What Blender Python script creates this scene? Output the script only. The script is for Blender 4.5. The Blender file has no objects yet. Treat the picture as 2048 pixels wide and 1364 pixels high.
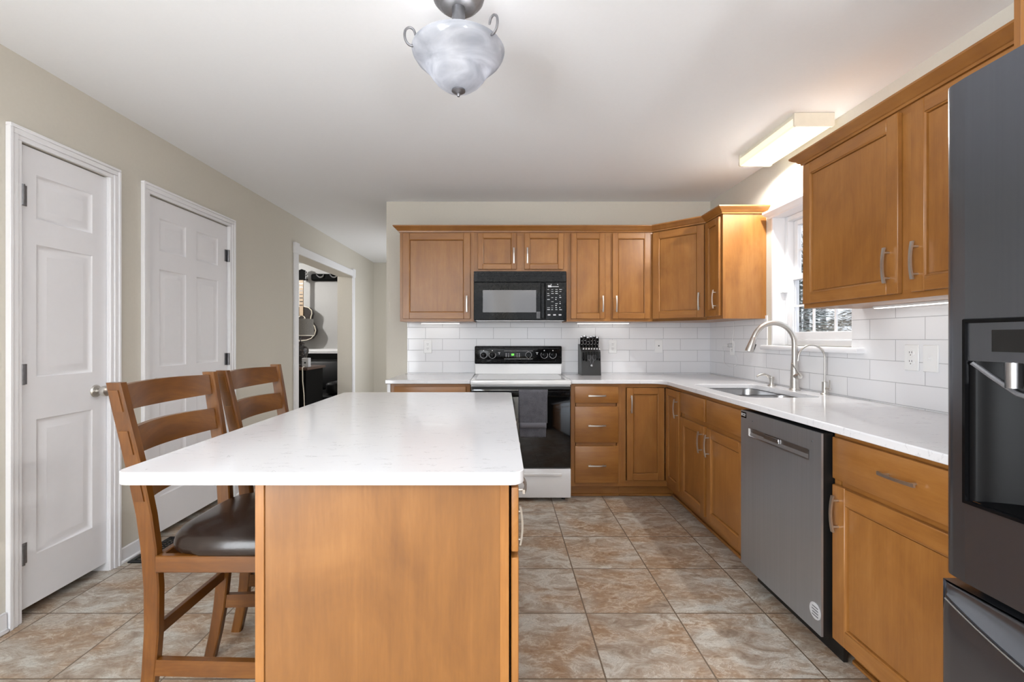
import bpy, bmesh, math, random
from mathutils import Vector, Matrix
random.seed(7)
R = math.radians
scene = bpy.context.scene
COL = scene.collection

# ---------------------------------------------------------------- camera, world, light, exposure
cam_d = bpy.data.cameras.new('camera')
cam = bpy.data.objects.new('camera', cam_d); COL.objects.link(cam)
cam.location = (0, 0, 1.24); cam.rotation_euler = (R(90), 0, 0)
cam_d.sensor_fit = 'HORIZONTAL'; cam_d.sensor_width = 36.0
cam_d.lens = 36.0 * 920 / 2048
cam_d.shift_x = 19 / 2048; cam_d.shift_y = -6 / 2048
cam_d.clip_start = 0.02; cam_d.clip_end = 200
scene.camera = cam

vs = scene.view_settings
vs.view_transform = 'Standard'; vs.look = 'None'; vs.gamma = 1.0; vs.use_curve_mapping = False
vs.exposure = 0.72

world = bpy.data.worlds.new('overcast_sky'); scene.world = world; world.use_nodes = True
wn = world.node_tree.nodes; wl = world.node_tree.links
bgn = wn['Background']; bgn.inputs[0].default_value = (0.86, 0.92, 1.0, 1); bgn.inputs[1].default_value = 0.9

def area_light(name, loc, rot, sx, sy, power, color=(1, 1, 1)):
    d = bpy.data.lights.new(name, 'AREA'); d.shape = 'RECTANGLE'; d.size = sx; d.size_y = sy
    d.energy = power; d.color = color
    o = bpy.data.objects.new(name, d); COL.objects.link(o); o.location = loc; o.rotation_euler = rot
    return o
def point_light(name, loc, power, radius=0.04, color=(1, 1, 1)):
    d = bpy.data.lights.new(name, 'POINT'); d.energy = power; d.shadow_soft_size = radius; d.color = color
    o = bpy.data.objects.new(name, d); COL.objects.link(o); o.location = loc
    return o
def up_light(name, loc, power, color=(1, 1, 1)):
    d = bpy.data.lights.new(name, 'SPOT'); d.energy = power; d.spot_size = R(165); d.spot_blend = 0.6; d.shadow_soft_size = 0.06; d.color = color
    o = bpy.data.objects.new(name, d); COL.objects.link(o); o.location = loc; o.rotation_euler = (R(180), 0, 0)
    return o
# daylight through the windows of the dining end (behind the camera)
area_light('daylight_dining_window', (-0.95, -2.72, 1.35), (R(90), 0, 0), 1.5, 1.9, 8, (0.905, 0.955, 1.0))
area_light('daylight_dining_window', (0.95, -2.72, 1.35), (R(90), 0, 0), 1.5, 1.9, 8, (0.905, 0.955, 1.0))
# added side fill from an unseen, made-up patio door behind the camera
area_light('added_side_fill', (-2.06, -1.5, 1.15), (0, R(-90), 0), 2.0, 1.7, 105, (0.905, 0.955, 1.0))
# added fill for the dark hallway, from an unseen, made-up foyer window
area_light('added_hallway_fill', (-0.93, 6.2, 1.3), (0, R(90), 0), 1.7, 1.5, 7, (0.98, 0.99, 1.0))

# ---------------------------------------------------------------- dimensions
XL, XR, YB, ZC, YF, YH = -2.10, 1.875, 4.15, 2.47, -2.8, 7.5
WT = 0.20

# ---------------------------------------------------------------- materials
def srgb(r, g, b):
    f = lambda c: (c / 255 / 12.92) if c / 255 <= 0.04045 else ((c / 255 + 0.055) / 1.055) ** 2.4
    return (f(r), f(g), f(b), 1)
class NT:
    def __init__(self, name):
        self.m = bpy.data.materials.new(name); self.m.use_nodes = True
        self.t = self.m.node_tree; self.n = self.t.nodes; self.l = self.t.links
        self.b = self.n['Principled BSDF']
    def node(self, t, **kw):
        n = self.n.new(t)
        for k, v in kw.items(): setattr(n, k, v)
        return n
    def link(self, a, b): self.l.new(a, b)
    def ramp(self, fac, stops, interp='LINEAR'):
        r = self.node('ShaderNodeValToRGB'); r.color_ramp.interpolation = interp
        el = r.color_ramp.elements
        while len(el) < len(stops): el.new(0.5)
        for e, (p, c) in zip(el, stops): e.position = p; e.color = c
        self.link(fac, r.inputs[0]); return r.outputs[0]
    def mix(self, a, b, fac, mode='MIX'):
        m = self.node('ShaderNodeMix', data_type='RGBA', blend_type=mode)
        for v, i in ((fac, 0), (a, 6), (b, 7)):
            if hasattr(v, 'links'): self.link(v, m.inputs[i])
            else: m.inputs[i].default_value = v
        return m.outputs[2]
    def math(self, op, a, b=0.0):
        m = self.node('ShaderNodeMath', operation=op)
        for v, i in ((a, 0), (b, 1)):
            if hasattr(v, 'links'): self.link(v, m.inputs[i])
            else: m.inputs[i].default_value = v
        return m.outputs[0]
    def coord(self, kind='Object', scale=(1, 1, 1), loc=(0, 0, 0)):
        c = self.node('ShaderNodeTexCoord'); mp = self.node('ShaderNodeMapping')
        mp.inputs['Scale'].default_value = scale; mp.inputs['Location'].default_value = loc
        self.link(c.outputs[kind], mp.inputs[0]); return mp.outputs[0]
    def noise(self, vec, scale, detail=4, rough=0.55, dist=0.0):
        n = self.node('ShaderNodeTexNoise'); n.inputs['Scale'].default_value = scale
        n.inputs['Detail'].default_value = detail; n.inputs['Roughness'].default_value = rough
        n.inputs['Distortion'].default_value = dist
        self.link(vec, n.inputs['Vector']); return n.outputs['Fac']
    def bump(self, h, strength=0.1, dist=0.01, invert=False):
        b = self.node('ShaderNodeBump', invert=invert); b.inputs['Strength'].default_value = strength
        b.inputs['Distance'].default_value = dist
        self.link(h, b.inputs['Height']); self.link(b.outputs[0], self.b.inputs['Normal'])
    def set(self, **kw):
        for k, v in kw.items():
            i = self.b.inputs[k.replace('_', ' ')]
            if hasattr(v, 'links'): self.link(v, i)
            else: i.default_value = v
        return self

def plain(name, col, rough=0.5, metal=0.0, var=0.06, nscale=30, bump=0.0, coat=0.0):
    t = NT(name); v = t.coord()
    n = t.noise(v, nscale, 3)
    d = tuple(c * (1 - var) for c in col[:3]) + (1,); u = tuple(min(1, c * (1 + var)) for c in col[:3]) + (1,)
    t.set(Base_Color=t.ramp(n, [(0.3, d), (0.7, u)]), Roughness=rough, Metallic=metal)
    if coat: t.set(Coat_Weight=coat, Coat_Roughness=0.05)
    if bump: t.bump(n, bump, 0.004)
    return t.m
def wood(name, dark, mid, light, rough=0.36, blotch=0.5, fine=1.0):
    t = NT(name)
    v1 = t.coord('UV', (46 * fine, 1.6, 1)); v2 = t.coord('UV', (9, 1.1, 1)); v3 = t.coord('UV', (5.0, 2.4, 1), (3.1, 1.7, 0))
    g = t.noise(v1, 1.0, 5, 0.6, 0.3); b = t.noise(v2, 1.0, 3, 0.5, 0.8); c = t.noise(v3, 1.0, 4, 0.55, 1.2)
    v4 = t.coord('UV', (150, 16, 1)); k = t.noise(v4, 1.0, 2, 0.5, 0.0)
    f = t.math('ADD', t.math('ADD', t.math('MULTIPLY', g, 0.22), t.math('MULTIPLY', k, 0.12)), t.math('ADD', t.math('MULTIPLY', b, 0.26), t.math('MULTIPLY', c, 0.40)))
    col = t.ramp(f, [(0.30, dark), (0.5, mid), (0.68, light)])
    t.set(Base_Color=col, Roughness=rough, Coat_Weight=0.18, Coat_Roughness=0.22)
    t.bump(g, 0.04, 0.002)
    return t.m
M = {}
M['maple'] = wood('honey_maple', srgb(122, 76, 33), srgb(149, 98, 45), srgb(167, 116, 60))
M['maple_toned_down'] = wood('maple_toned_down', srgb(106, 67, 30), srgb(128, 84, 39), srgb(146, 100, 52))  # maple darkened for the island: duller brown, and offsets too much light
M['chairwood'] = wood('stool_wood', srgb(62, 33, 9), srgb(104, 61, 17), srgb(136, 88, 34), 0.32, 0.6)
M['darkwood'] = wood('dark_wood', srgb(40, 22, 14), srgb(62, 36, 24), srgb(84, 52, 36), 0.4)
M['wallpaint'] = plain('greige_wall_paint', srgb(210, 205, 194), 0.75, var=0.012, nscale=60, bump=0.02)
M['denpaint'] = plain('grey_wall_paint', srgb(176, 176, 176), 0.55, var=0.012, nscale=60)
M['ceiling'] = plain('ceiling_paint', srgb(240, 242, 245), 0.85, var=0.006, nscale=80, bump=0.02)
M['white'] = plain('white_trim_paint', srgb(238, 238, 241), 0.38, var=0.006, nscale=40)
M['doorwhite'] = plain('white_door_paint', srgb(236, 236, 240), 0.42, var=0.006, nscale=25, bump=0.015)
M['vinyl'] = plain('white_vinyl', srgb(236, 236, 238), 0.35, var=0.004)
M['plastic'] = plain('white_plastic', srgb(235, 235, 235), 0.3, var=0.004)
M['enamel'] = plain('white_enamel', srgb(236, 236, 237), 0.18, var=0.004, coat=0.4)
M['black'] = plain('black_gloss', srgb(12, 12, 13), 0.10, var=0.05)
M['black'].node_tree.nodes['Principled BSDF'].inputs['Specular IOR Level'].default_value = 0.14
M['blackmatte'] = plain('black_plastic', srgb(16, 16, 16), 0.45, var=0.08)
M['blackleather'] = plain('black_leather', srgb(9, 9, 10), 0.4, var=0.2, nscale=90, bump=0.15)
M['blackleather'].node_tree.nodes['Principled BSDF'].inputs['Specular IOR Level'].default_value = 0.2
M['nickel'] = plain('brushed_nickel', srgb(206, 203, 198), 0.36, 1.0, 0.04, 120)
M['steel'] = plain('satin_steel', srgb(180, 180, 182), 0.3, 1.0, 0.04, 90)
M['pewter'] = plain('pewter_metal', srgb(132, 132, 136), 0.38, 0.85, 0.1, 60)
M['gray'] = plain('grey_plastic', srgb(95, 95, 98), 0.45)
M['lightgray'] = plain('light_grey_plastic', srgb(190, 190, 192), 0.4)
M['mark'] = plain('white_print', srgb(210, 210, 214), 0.5)
M['bulb'] = None
# brown leather
t = NT('brown_leather'); v = t.coord()
n = t.noise(v, 14, 6, 0.6); n2 = t.noise(v, 220, 3)
t.set(Base_Color=t.ramp(n, [(0.3, srgb(27, 18, 14)), (0.6, srgb(38, 26, 21)), (0.8, srgb(56, 41, 33))]), Roughness=0.27, Coat_Weight=0.1)
t.bump(n2, 0.12, 0.002); M['leather'] = t.m
# black stainless
def bstain(name, a, b, rough, vert=True):
    t = NT(name); v = t.coord('Object', (160, 160, 1.5) if vert else (4, 4, 200))
    n = t.noise(v, 1.0, 3)
    t.set(Base_Color=t.ramp(n, [(0.3, a), (0.7, b)]), Roughness=rough, Metallic=0.9); return t.m
M['fridge'] = bstain('black_stainless', srgb(112, 115, 122), srgb(115, 118, 125), 0.24)
M['dwsteel'] = bstain('dark_stainless', srgb(176, 182, 190), srgb(182, 188, 196), 0.38)
# towel
t = NT('grey_terry'); v = t.coord(); n = t.noise(v, 260, 3, 0.7); n2 = t.noise(v, 24, 3)
t.set(Base_Color=t.mix(t.ramp(n, [(0.25, srgb(62, 62, 68)), (0.75, srgb(124, 124, 132))]), t.ramp(n2, [(0.3, srgb(60, 60, 66)), (0.7, srgb(96, 96, 104))]), 0.45), Roughness=0.95)
t.bump(n, 0.8, 0.004); M['towel'] = t.m
M['denblack'] = plain('dull_black', srgb(7, 7, 7), 0.7, var=0.1); M['denblack'].node_tree.nodes['Principled BSDF'].inputs['Specular IOR Level'].default_value = 0.1
M['alcove'] = plain('dispenser_black', srgb(13, 13, 14), 0.3, var=0.05); M['alcove'].node_tree.nodes['Principled BSDF'].inputs['Specular IOR Level'].default_value = 0.07
M['towelband'] = plain('grey_towel_band', srgb(104, 104, 112), 0.8, var=0.08, nscale=150)
# quartz
t = NT('white_quartz'); v = t.coord('Object', (3.2, 7.5, 5))
n = t.noise(v, 1.6, 7, 0.62, 1.4); n2 = t.noise(v, 5.0, 4)
vein = t.math('ABSOLUTE', t.math('SUBTRACT', n, 0.5))
veinc = t.ramp(vein, [(0.0, (1, 1, 1, 1)), (0.012, (0, 0, 0, 1))])
gate = t.ramp(n2, [(0.52, (0, 0, 0, 1)), (0.62, (1, 1, 1, 1))])
t.set(Base_Color=t.mix(srgb(229, 229, 232), srgb(176, 176, 181), t.math('MULTIPLY', veinc, t.math('MULTIPLY', gate, 0.75))), Roughness=0.14, Coat_Weight=0.15)
M['quartz'] = t.m
# subway tile (back wall uses x,z ; right wall uses y,z)
def subway(name, along):
    t = NT(name); c = t.node('ShaderNodeTexCoord'); s = t.node('ShaderNodeSeparateXYZ'); k = t.node('ShaderNodeCombineXYZ')
    t.link(c.outputs['Object'], s.inputs[0])
    off = 0.693 + 0.306 * 6 if along == 'X' else 0.11
    t.link(t.math('ADD', s.outputs[along], off), k.inputs[0]); t.link(t.math('ADD', s.outputs['Z'], -0.9265 + 0.1021 * 10), k.inputs[1])
    b = t.node('ShaderNodeTexBrick'); b.offset = 0.5; b.squash = 1.0
    b.inputs['Scale'].default_value = 1; b.inputs['Brick Width'].default_value = 0.306; b.inputs['Row Height'].default_value = 0.1021
    b.inputs['Mortar Size'].default_value = 0.0017; b.inputs['Mortar Smooth'].default_value = 0.15; b.inputs['Bias'].default_value = 0
    b.inputs['Color1'].default_value = srgb(232, 232, 234); b.inputs['Color2'].default_value = srgb(228, 228, 231)
    b.inputs['Mortar'].default_value = srgb(176, 176, 179)
    t.link(k.outputs[0], b.inputs['Vector'])
    t.set(Base_Color=b.outputs['Color'], Roughness=t.ramp(b.outputs['Fac'], [(0, (0.16,) * 3 + (1,)), (1, (0.7,) * 3 + (1,))]))
    t.bump(b.outputs['Fac'], 0.5, 0.002, True); return t.m
M['tile_x'] = subway('subway_tile_back', 'X'); M['tile_y'] = subway('subway_tile_side', 'Y')
# slate look floor tile
t = NT('slate_floor_tile')
c = t.node('ShaderNodeTexCoord'); mp = t.node('ShaderNodeMapping'); mp.inputs['Location'].default_value = (0.027 + 0.403 * 10, -2.072 + 0.399 * 20, 0)
t.link(c.outputs['Object'], mp.inputs[0])
b = t.node('ShaderNodeTexBrick'); b.offset = 0; b.squash = 1
b.inputs['Scale'].default_value = 1; b.inputs['Brick Width'].default_value = 0.403; b.inputs['Row Height'].default_value = 0.399
b.inputs['Mortar Size'].default_value = 0.0032; b.inputs['Mortar Smooth'].default_value = 0.1
b.inputs['Color1'].default_value = (0, 0, 0, 1); b.inputs['Color2'].default_value = (1, 1, 1, 1)
t.link(mp.outputs[0], b.inputs['Vector'])
rnd = t.node('ShaderNodeSeparateXYZ'); t.link(b.outputs['Color'], rnd.inputs[0]); rnd = rnd.outputs[0]
comb = t.node('ShaderNodeCombineXYZ'); t.link(t.math('MULTIPLY', rnd, 37.0), comb.inputs[2])
st = t.node('ShaderNodeMapping'); st.inputs['Scale'].default_value = (3.6, 6.4, 1); t.link(mp.outputs[0], st.inputs[0])
va = t.node('ShaderNodeVectorMath', operation='ADD'); t.link(st.outputs[0], va.inputs[0]); t.link(comb.outputs[0], va.inputs[1]); va = va.outputs[0]
n1 = t.noise(va, 1.9, 10, 0.70, 0.9)
n2 = t.noise(va, 5.2, 8, 0.66, 1.6)
n3 = t.noise(va, 0.75, 3, 0.5, 0.6)
cA = t.ramp(n1, [(0.30, srgb(118, 102, 88)), (0.42, srgb(164, 148, 132)), (0.51, srgb(186, 178, 166)), (0.60, srgb(200, 198, 190)), (0.72, srgb(216, 212, 202))])
cR = t.ramp(n2, [(0.35, srgb(136, 98, 66)), (0.5, srgb(172, 140, 108)), (0.66, srgb(200, 184, 164))])
cG = t.mix(cA, cR, t.ramp(n3, [(0.42, (0.05,) * 3 + (1,)), (0.62, (0.8,) * 3 + (1,))]))
sq = t.math('ABSOLUTE', t.math('SUBTRACT', n2, 0.5))
cS = t.mix(cG, srgb(126, 108, 92), t.ramp(sq, [(0.0, (0.6,) * 3 + (1,)), (0.022, (0, 0, 0, 1))]))
sq2 = t.math('ABSOLUTE', t.math('SUBTRACT', n1, 0.56))
cS = t.mix(cS, srgb(226, 221, 210), t.ramp(sq2, [(0.0, (0.55,) * 3 + (1,)), (0.016, (0, 0, 0, 1))]))
col = t.mix(cS, srgb(112, 96, 80), b.outputs['Fac'])
t.set(Base_Color=col, Roughness=0.42)
hh = t.math('SUBTRACT', t.math('MULTIPLY', n2, 0.35), b.outputs['Fac'])
t.bump(hh, 0.25, 0.003); M['floor'] = t.m
# glass
t = NT('window_glass'); t.set(Base_Color=(1, 1, 1, 1), Roughness=0.0, IOR=1.01, Transmission_Weight=1.0, Alpha=0.25); M['glass'] = t.m
t = NT('dark_oven_glass'); v = t.coord(); t.set(Base_Color=srgb(9, 9, 10), Roughness=0.08, Coat_Weight=0.5); M['ovenglass'] = t.m
M['mwindow'] = plain('microwave_screen', srgb(78, 76, 78), 0.22, var=0.04, nscale=400, coat=0.6)
M['cookglass'] = plain('grey_glass_cooktop', srgb(150, 150, 152), 0.12, var=0.05, nscale=200)
def emit(name, col, s, base=(0.9, 0.9, 0.9, 1)):
    t = NT(name); t.set(Base_Color=base, Roughness=0.4, Emission_Color=col, Emission_Strength=s); return t.m
M['green'] = emit('green_display', srgb(90, 255, 60), 3.0, (0.02, 0.05, 0.02, 1))
M['bulb'] = emit('lit_bulb', (1, 0.98, 0.95, 1), 5.0)
M['ledbar'] = emit('led_strip', (1, 0.97, 0.92, 1), 2.6)
# fluorescent lens: brighter along the two tubes
t = NT('fluorescent_lens'); v = t.coord()
s = t.node('ShaderNodeSeparateXYZ'); t.link(v, s.inputs[0])
w = t.math('ABSOLUTE', t.math('SUBTRACT', t.math('ABSOLUTE', s.outputs['X']), 0.05))
e = t.ramp(w, [(0.0, (0.8,) * 3 + (1,)), (0.016, (0.5,) * 3 + (1,)), (0.05, (0.2,) * 3 + (1,))])
rb = t.node('ShaderNodeTexWave'); rb.inputs['Scale'].default_value = 60; t.link(v, rb.inputs[0])
t.set(Base_Color=srgb(240, 232, 205), Roughness=0.4, Emission_Color=(1, 0.91, 0.66, 1))
t.link(t.math('MULTIPLY', e, 1.7), t.b.inputs['Emission Strength']); M['lens'] = t.m
M['almond'] = plain('almond_plastic', srgb(226, 220, 204), 0.4, var=0.02)
# alabaster glass bowl
t = NT('alabaster_glass'); n = t.n; tr = n.new('ShaderNodeBsdfTranslucent'); df = n.new('ShaderNodeBsdfDiffuse'); gl = n.new('ShaderNodeBsdfGlossy'); tp = n.new('ShaderNodeBsdfTransparent')
v = t.coord('Object', (3, 3, 9)); nn = t.noise(v, 2.0, 4, 0.5, 2.0)
cc = t.ramp(nn, [(0.3, srgb(176, 179, 187)), (0.7, srgb(212, 214, 220))])
t.link(cc, tr.inputs[0]); t.link(cc, df.inputs[0]); gl.inputs['Roughness'].default_value = 0.15
m1 = n.new('ShaderNodeMixShader'); m1.inputs[0].default_value = 0.45; t.link(tr.outputs[0], m1.inputs[1]); t.link(df.outputs[0], m1.inputs[2])
m2 = n.new('ShaderNodeMixShader'); m2.inputs[0].default_value = 0.06; t.link(m1.outputs[0], m2.inputs[1]); t.link(gl.outputs[0], m2.inputs[2])
t.link(m2.outputs[0], n['Material Output'].inputs['Surface']); M['alabaster'] = t.m
M['shade'] = plain('grey_linen', srgb(120, 116, 110), 0.9, var=0.2, nscale=120)
M['snow'] = plain('snowy_ground', srgb(170, 173, 178), 0.9, var=0.15, nscale=0.6)
M['bark'] = plain('grey_bark', srgb(104, 98, 92), 0.9, var=0.3, nscale=12)
M['needle'] = plain('evergreen_needles', srgb(140, 147, 142), 0.9, var=0.3, nscale=6)
M['drybrush'] = plain('dry_brown_leaves', srgb(168, 158, 144), 0.9, var=0.3, nscale=6)
M['knifeblock'] = plain('charcoal_block', srgb(42, 42, 42), 0.4, var=0.08)
M['gtop'] = plain('guitar_dark_top', srgb(44, 38, 36), 0.25, var=0.25, nscale=14)
M['cream'] = plain('cream_binding', srgb(222, 214, 198), 0.4)
M['fretwood'] = plain('pale_fretboard', srgb(170, 148, 122), 0.5)
t = NT('patterned_ceramic'); v = t.coord(); vo = t.node('ShaderNodeTexVoronoi'); vo.inputs['Scale'].default_value = 46; t.link(v, vo.inputs['Vector'])
t.set(Base_Color=t.ramp(vo.outputs['Distance'], [(0.1, srgb(150, 140, 128)), (0.3, srgb(64, 54, 50)), (0.6, srgb(26, 24, 26))]), Roughness=0.3); M['ceramic'] = t.m
M['red'] = plain('red_cloth', srgb(150, 30, 34), 0.7)

# ---------------------------------------------------------------- mesh builder
I4 = Matrix.Identity(4)
ROOTLOC = {}
def smooth(pts, k=6):
    pts = [Vector(q) for q in pts]; out = []
    for i in range(len(pts) - 1):
        a, b, c, d = pts[max(i - 1, 0)], pts[i], pts[i + 1], pts[min(i + 2, len(pts) - 1)]
        for j in range(k):
            t_ = j / k
            out.append(0.5 * ((2 * b) + (c - a) * t_ + (2 * a - 5 * b + 4 * c - d) * t_ ** 2 + (3 * b - a - 3 * c + d) * t_ ** 3))
    out.append(pts[-1]); return out
class P:
    """collects shapes (world coordinates) for ONE mesh object"""
    def __init__(self, T=None): self.v = []; self.f = []; self.u = []; self.s = []; self.T = T or I4
    def add(self, verts, faces, smooth=False, grain=2, T=None, uv=None):
        TT = self.T @ T if T is not None else self.T
        o = len(self.v); ru, rv = random.random() * 7, random.random() * 7
        self.v += [tuple(TT @ Vector(p)) for p in verts]
        oth = [a for a in (0, 1, 2) if a != grain]
        for f in faces:
            self.f.append([i + o for i in f]); self.s.append(smooth)
            self.u.append([(verts[i][oth[0]] + verts[i][oth[1]] + ru, verts[i][grain] + rv) for i in f])
        return self
    def box(self, x0, x1, y0, y1, z0, z1, g=2, bev=0.0, seg=1, T=None):
        if x1 < x0: x0, x1 = x1, x0
        if y1 < y0: y0, y1 = y1, y0
        if z1 < z0: z0, z1 = z1, z0
        vs_ = [(x0, y0, z0), (x1, y0, z0), (x1, y1, z0), (x0, y1, z0), (x0, y0, z1), (x1, y0, z1), (x1, y1, z1), (x0, y1, z1)]
        fs = [(0, 3, 2, 1), (4, 5, 6, 7), (0, 1, 5, 4), (1, 2, 6, 5), (2, 3, 7, 6), (3, 0, 4, 7)]
        if bev > 0:
            bm = bmesh.new(); bv = [bm.verts.new(p) for p in vs_]
            for f in fs: bm.faces.new([bv[i] for i in f])
            bmesh.ops.bevel(bm, geom=list(bm.edges), offset=min(bev, 0.49 * min(x1 - x0, y1 - y0, z1 - z0)), segments=seg, affect='EDGES', profile=0.5)
            bm.verts.index_update()
            vs_ = [tuple(q.co) for q in bm.verts]; fs = [[q.index for q in f.verts] for f in bm.faces]; bm.free()
        return self.add(vs_, fs, False, g, T)
    def rings(self, rings, closed=True, cap=True, smooth=True, grain=2, T=None):
        n = len(rings[0]); vs_ = [p for r in rings for p in r]; fs = []
        for i in range(len(rings) - 1):
            for j in range(n if closed else n - 1):
                k = (j + 1) % n
                fs.append((i * n + j, i * n + k, (i + 1) * n + k, (i + 1) * n + j))
        if cap and closed:
            fs.append(tuple(reversed(range(n)))); fs.append(tuple((len(rings) - 1) * n + j for j in range(n)))
        return self.add(vs_, fs, smooth, grain, T)
    def tube(self, pts, rad, n=10, T=None, cap=True, flat=1.0):
        pts = [Vector(p) for p in pts]; rs = rad if isinstance(rad, (list, tuple)) else [rad] * len(pts)
        rg = []; up = None
        for i, p in enumerate(pts):
            d = (pts[min(i + 1, len(pts) - 1)] - pts[max(i - 1, 0)]).normalized()
            if up is None:
                up = Vector((0, 0, 1)) if abs(d.z) < 0.9 else Vector((1, 0, 0))
            x = d.cross(up)
            if x.length < 1e-5: x = d.orthogonal()
            x.normalize(); y = x.cross(d).normalized(); up = y
            rg.append([tuple(p + x * math.cos(a) * rs[i] + y * math.sin(a) * rs[i] * flat) for a in (2 * math.pi * k / n for k in range(n))])
        return self.rings(rg, True, cap, True, 2, T)
    def lathe(self, prof, c=(0, 0, 0), n=28, axis='Z', T=None, cap=False):
        rg = []
        for r, h in prof:
            rr = max(r, 1e-5); q = []
            for k in range(n):
                a = 2 * math.pi * k / n; x, y = rr * math.cos(a), rr * math.sin(a)
                q.append({'Z': (c[0] + x, c[1] + y, c[2] + h), 'X': (c[0] + h, c[1] + x, c[2] + y), 'Y': (c[0] + y, c[1] + h, c[2] + x)}[axis])
            rg.append(q)
        return self.rings(rg, True, cap, True, 2, T)
    def cyl(self, c, r, h, axis='Z', n=20, T=None): return self.lathe([(r, 0), (r, h)], c, n, axis, T, cap=True)
    def prism(self, poly, z0, z1, holes=(), axis='Z', T=None, g=2):
        bm = bmesh.new(); es = []
        for lp in [poly] + list(holes):
            q = [bm.verts.new((p[0], p[1], 0)) for p in lp]
            es += [bm.edges.new((q[i], q[(i + 1) % len(q)])) for i in range(len(q))]
        bmesh.ops.triangle_fill(bm, use_beauty=True, use_dissolve=False, edges=es)
        for f in list(bm.faces):
            c = f.calc_center_median()
            def inside(lp):
                r = False
                for i in range(len(lp)):
                    a, b2 = lp[i], lp[i - 1]
                    if (a[1] > c.y) != (b2[1] > c.y) and c.x < (b2[0] - a[0]) * (c.y - a[1]) / (b2[1] - a[1]) + a[0]: r = not r
                return r
            if not inside(poly) or any(inside(h) for h in holes): bm.faces.remove(f)
        bm.verts.index_update(); n = len(bm.verts)
        base = [tuple(q.co)[:2] for q in bm.verts]; fs = []
        for f in bm.faces:
            ids = [q.index for q in f.verts]
            if f.normal.z < 0: ids.reverse()
            fs.append([i + n for i in ids]); fs.append(list(reversed(ids)))
        bm.free()
        vs_ = [(p[0], p[1], z0) for p in base] + [(p[0], p[1], z1) for p in base]
        k = 0
        for lp in [poly] + list(holes):
            m = len(lp)
            for i in range(m):
                a, b2 = k + i, k + (i + 1) % m
                fs.append((a, b2, b2 + n, a + n))
            k += m
        cv = {'Z': lambda p: p, 'X': lambda p: (p[2], p[0], p[1]), 'Y': lambda p: (p[0], p[2], p[1])}[axis]
        return self.add([cv(p) for p in vs_], fs, False, g, T)
    def grid(self, fn, nu, nv, smooth=True, T=None, g=2):
        vs_ = [fn(i / nu, j / nv) for j in range(nv + 1) for i in range(nu + 1)]
        fs = [(j * (nu + 1) + i, j * (nu + 1) + i + 1, (j + 1) * (nu + 1) + i + 1, (j + 1) * (nu + 1) + i) for j in range(nv) for i in range(nu)]
        return self.add(vs_, fs, smooth, g, T)
    def sweep(self, prof, path, T=None, smooth=False):
        """prof: (out, z) ; path: xy points, out is to the right of travel, mitred"""
        rg = []
        for i, p in enumerate(path):
            p = Vector(p)
            ds = []
            if i > 0: ds.append((p - Vector(path[i - 1])).normalized())
            if i < len(path) - 1: ds.append((Vector(path[i + 1]) - p).normalized())
            ns = [Vector((d.y, -d.x)) for d in ds]
            nn_ = sum(ns, Vector((0, 0))) / len(ns)
            k = nn_ / max(nn_.dot(ns[0]), 1e-4)
            rg.append([(p.x + k.x * o, p.y + k.y * o, z) for o, z in prof])
        for i in range(len(rg) - 1):
            g = 0 if abs(path[i + 1][0] - path[i][0]) > abs(path[i + 1][1] - path[i][1]) else 1
            self.rings([rg[i], rg[i + 1]], True, i in (0,) or i == len(rg) - 2, smooth, g, T)
        return self
    def text(self, s, size, T, depth=0.0004):
        cu = bpy.data.curves.new('t', 'FONT'); cu.body = s; cu.size = size; cu.align_x = 'CENTER'; cu.align_y = 'CENTER'; cu.extrude = depth
        o = bpy.data.objects.new('t', cu); COL.objects.link(o)
        dg = bpy.context.evaluated_depsgraph_get(); me = bpy.data.meshes.new_from_object(o.evaluated_get(dg))
        vs_ = [tuple(q.co) for q in me.vertices]; fs = [tuple(p.vertices) for p in me.polygons]
        bpy.data.objects.remove(o); bpy.data.curves.remove(cu); bpy.data.meshes.remove(me)
        return self.add(vs_, fs, False, 2, T)
    def build(self, name, mat, parent=None, loc=None, sharp=38):
        o_ = ROOTLOC[parent.name] if parent is not None else Vector(loc or (0, 0, 0))
        me = bpy.data.meshes.new(name); me.from_pydata([tuple(Vector(p) - o_) for p in self.v], [], self.f)
        uvl = me.uv_layers.new(name='UVMap'); k = 0
        for fu in self.u:
            for q in fu: uvl.data[k].uv = q; k += 1
        me.polygons.foreach_set('use_smooth', self.s); me.update()
        try: me.set_sharp_from_angle(angle=R(sharp))
        except Exception: pass
        me.materials.append(M[mat] if isinstance(mat, str) else mat)
        o = bpy.data.objects.new(name, me); COL.objects.link(o)
        if parent is not None: o.parent = parent
        else: o.location = o_
        ROOTLOC[o.name] = o_.copy()
        return o
def tag(o, label=None, cat=None, group=None, kind=None):
    if label: o['label'] = label
    if cat: o['category'] = cat
    if group: o['group'] = group
    if kind: o['kind'] = kind
    return o
def thing(name, label, cat, loc, group=None):
    o = bpy.data.objects.new(name, None); COL.objects.link(o); o.location = loc; o.empty_display_size = 0.05
    ROOTLOC[o.name] = Vector(loc); return tag(o, label, cat, group)
def struct(name, p, mat, label=None, cat=None, loc=None):
    return tag(p.build(name, mat, None, loc), label, cat, None, 'structure')
def copy_tree(o, parent=None):
    c = o.copy(); COL.objects.link(c)
    if parent is not None: c.parent = parent
    for ch in list(o.children): copy_tree(ch, c)
    return c
def TR(x, y, z=0, deg=0): return Matrix.Translation((x, y, z)) @ Matrix.Rotation(R(deg), 4, 'Z')

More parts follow.
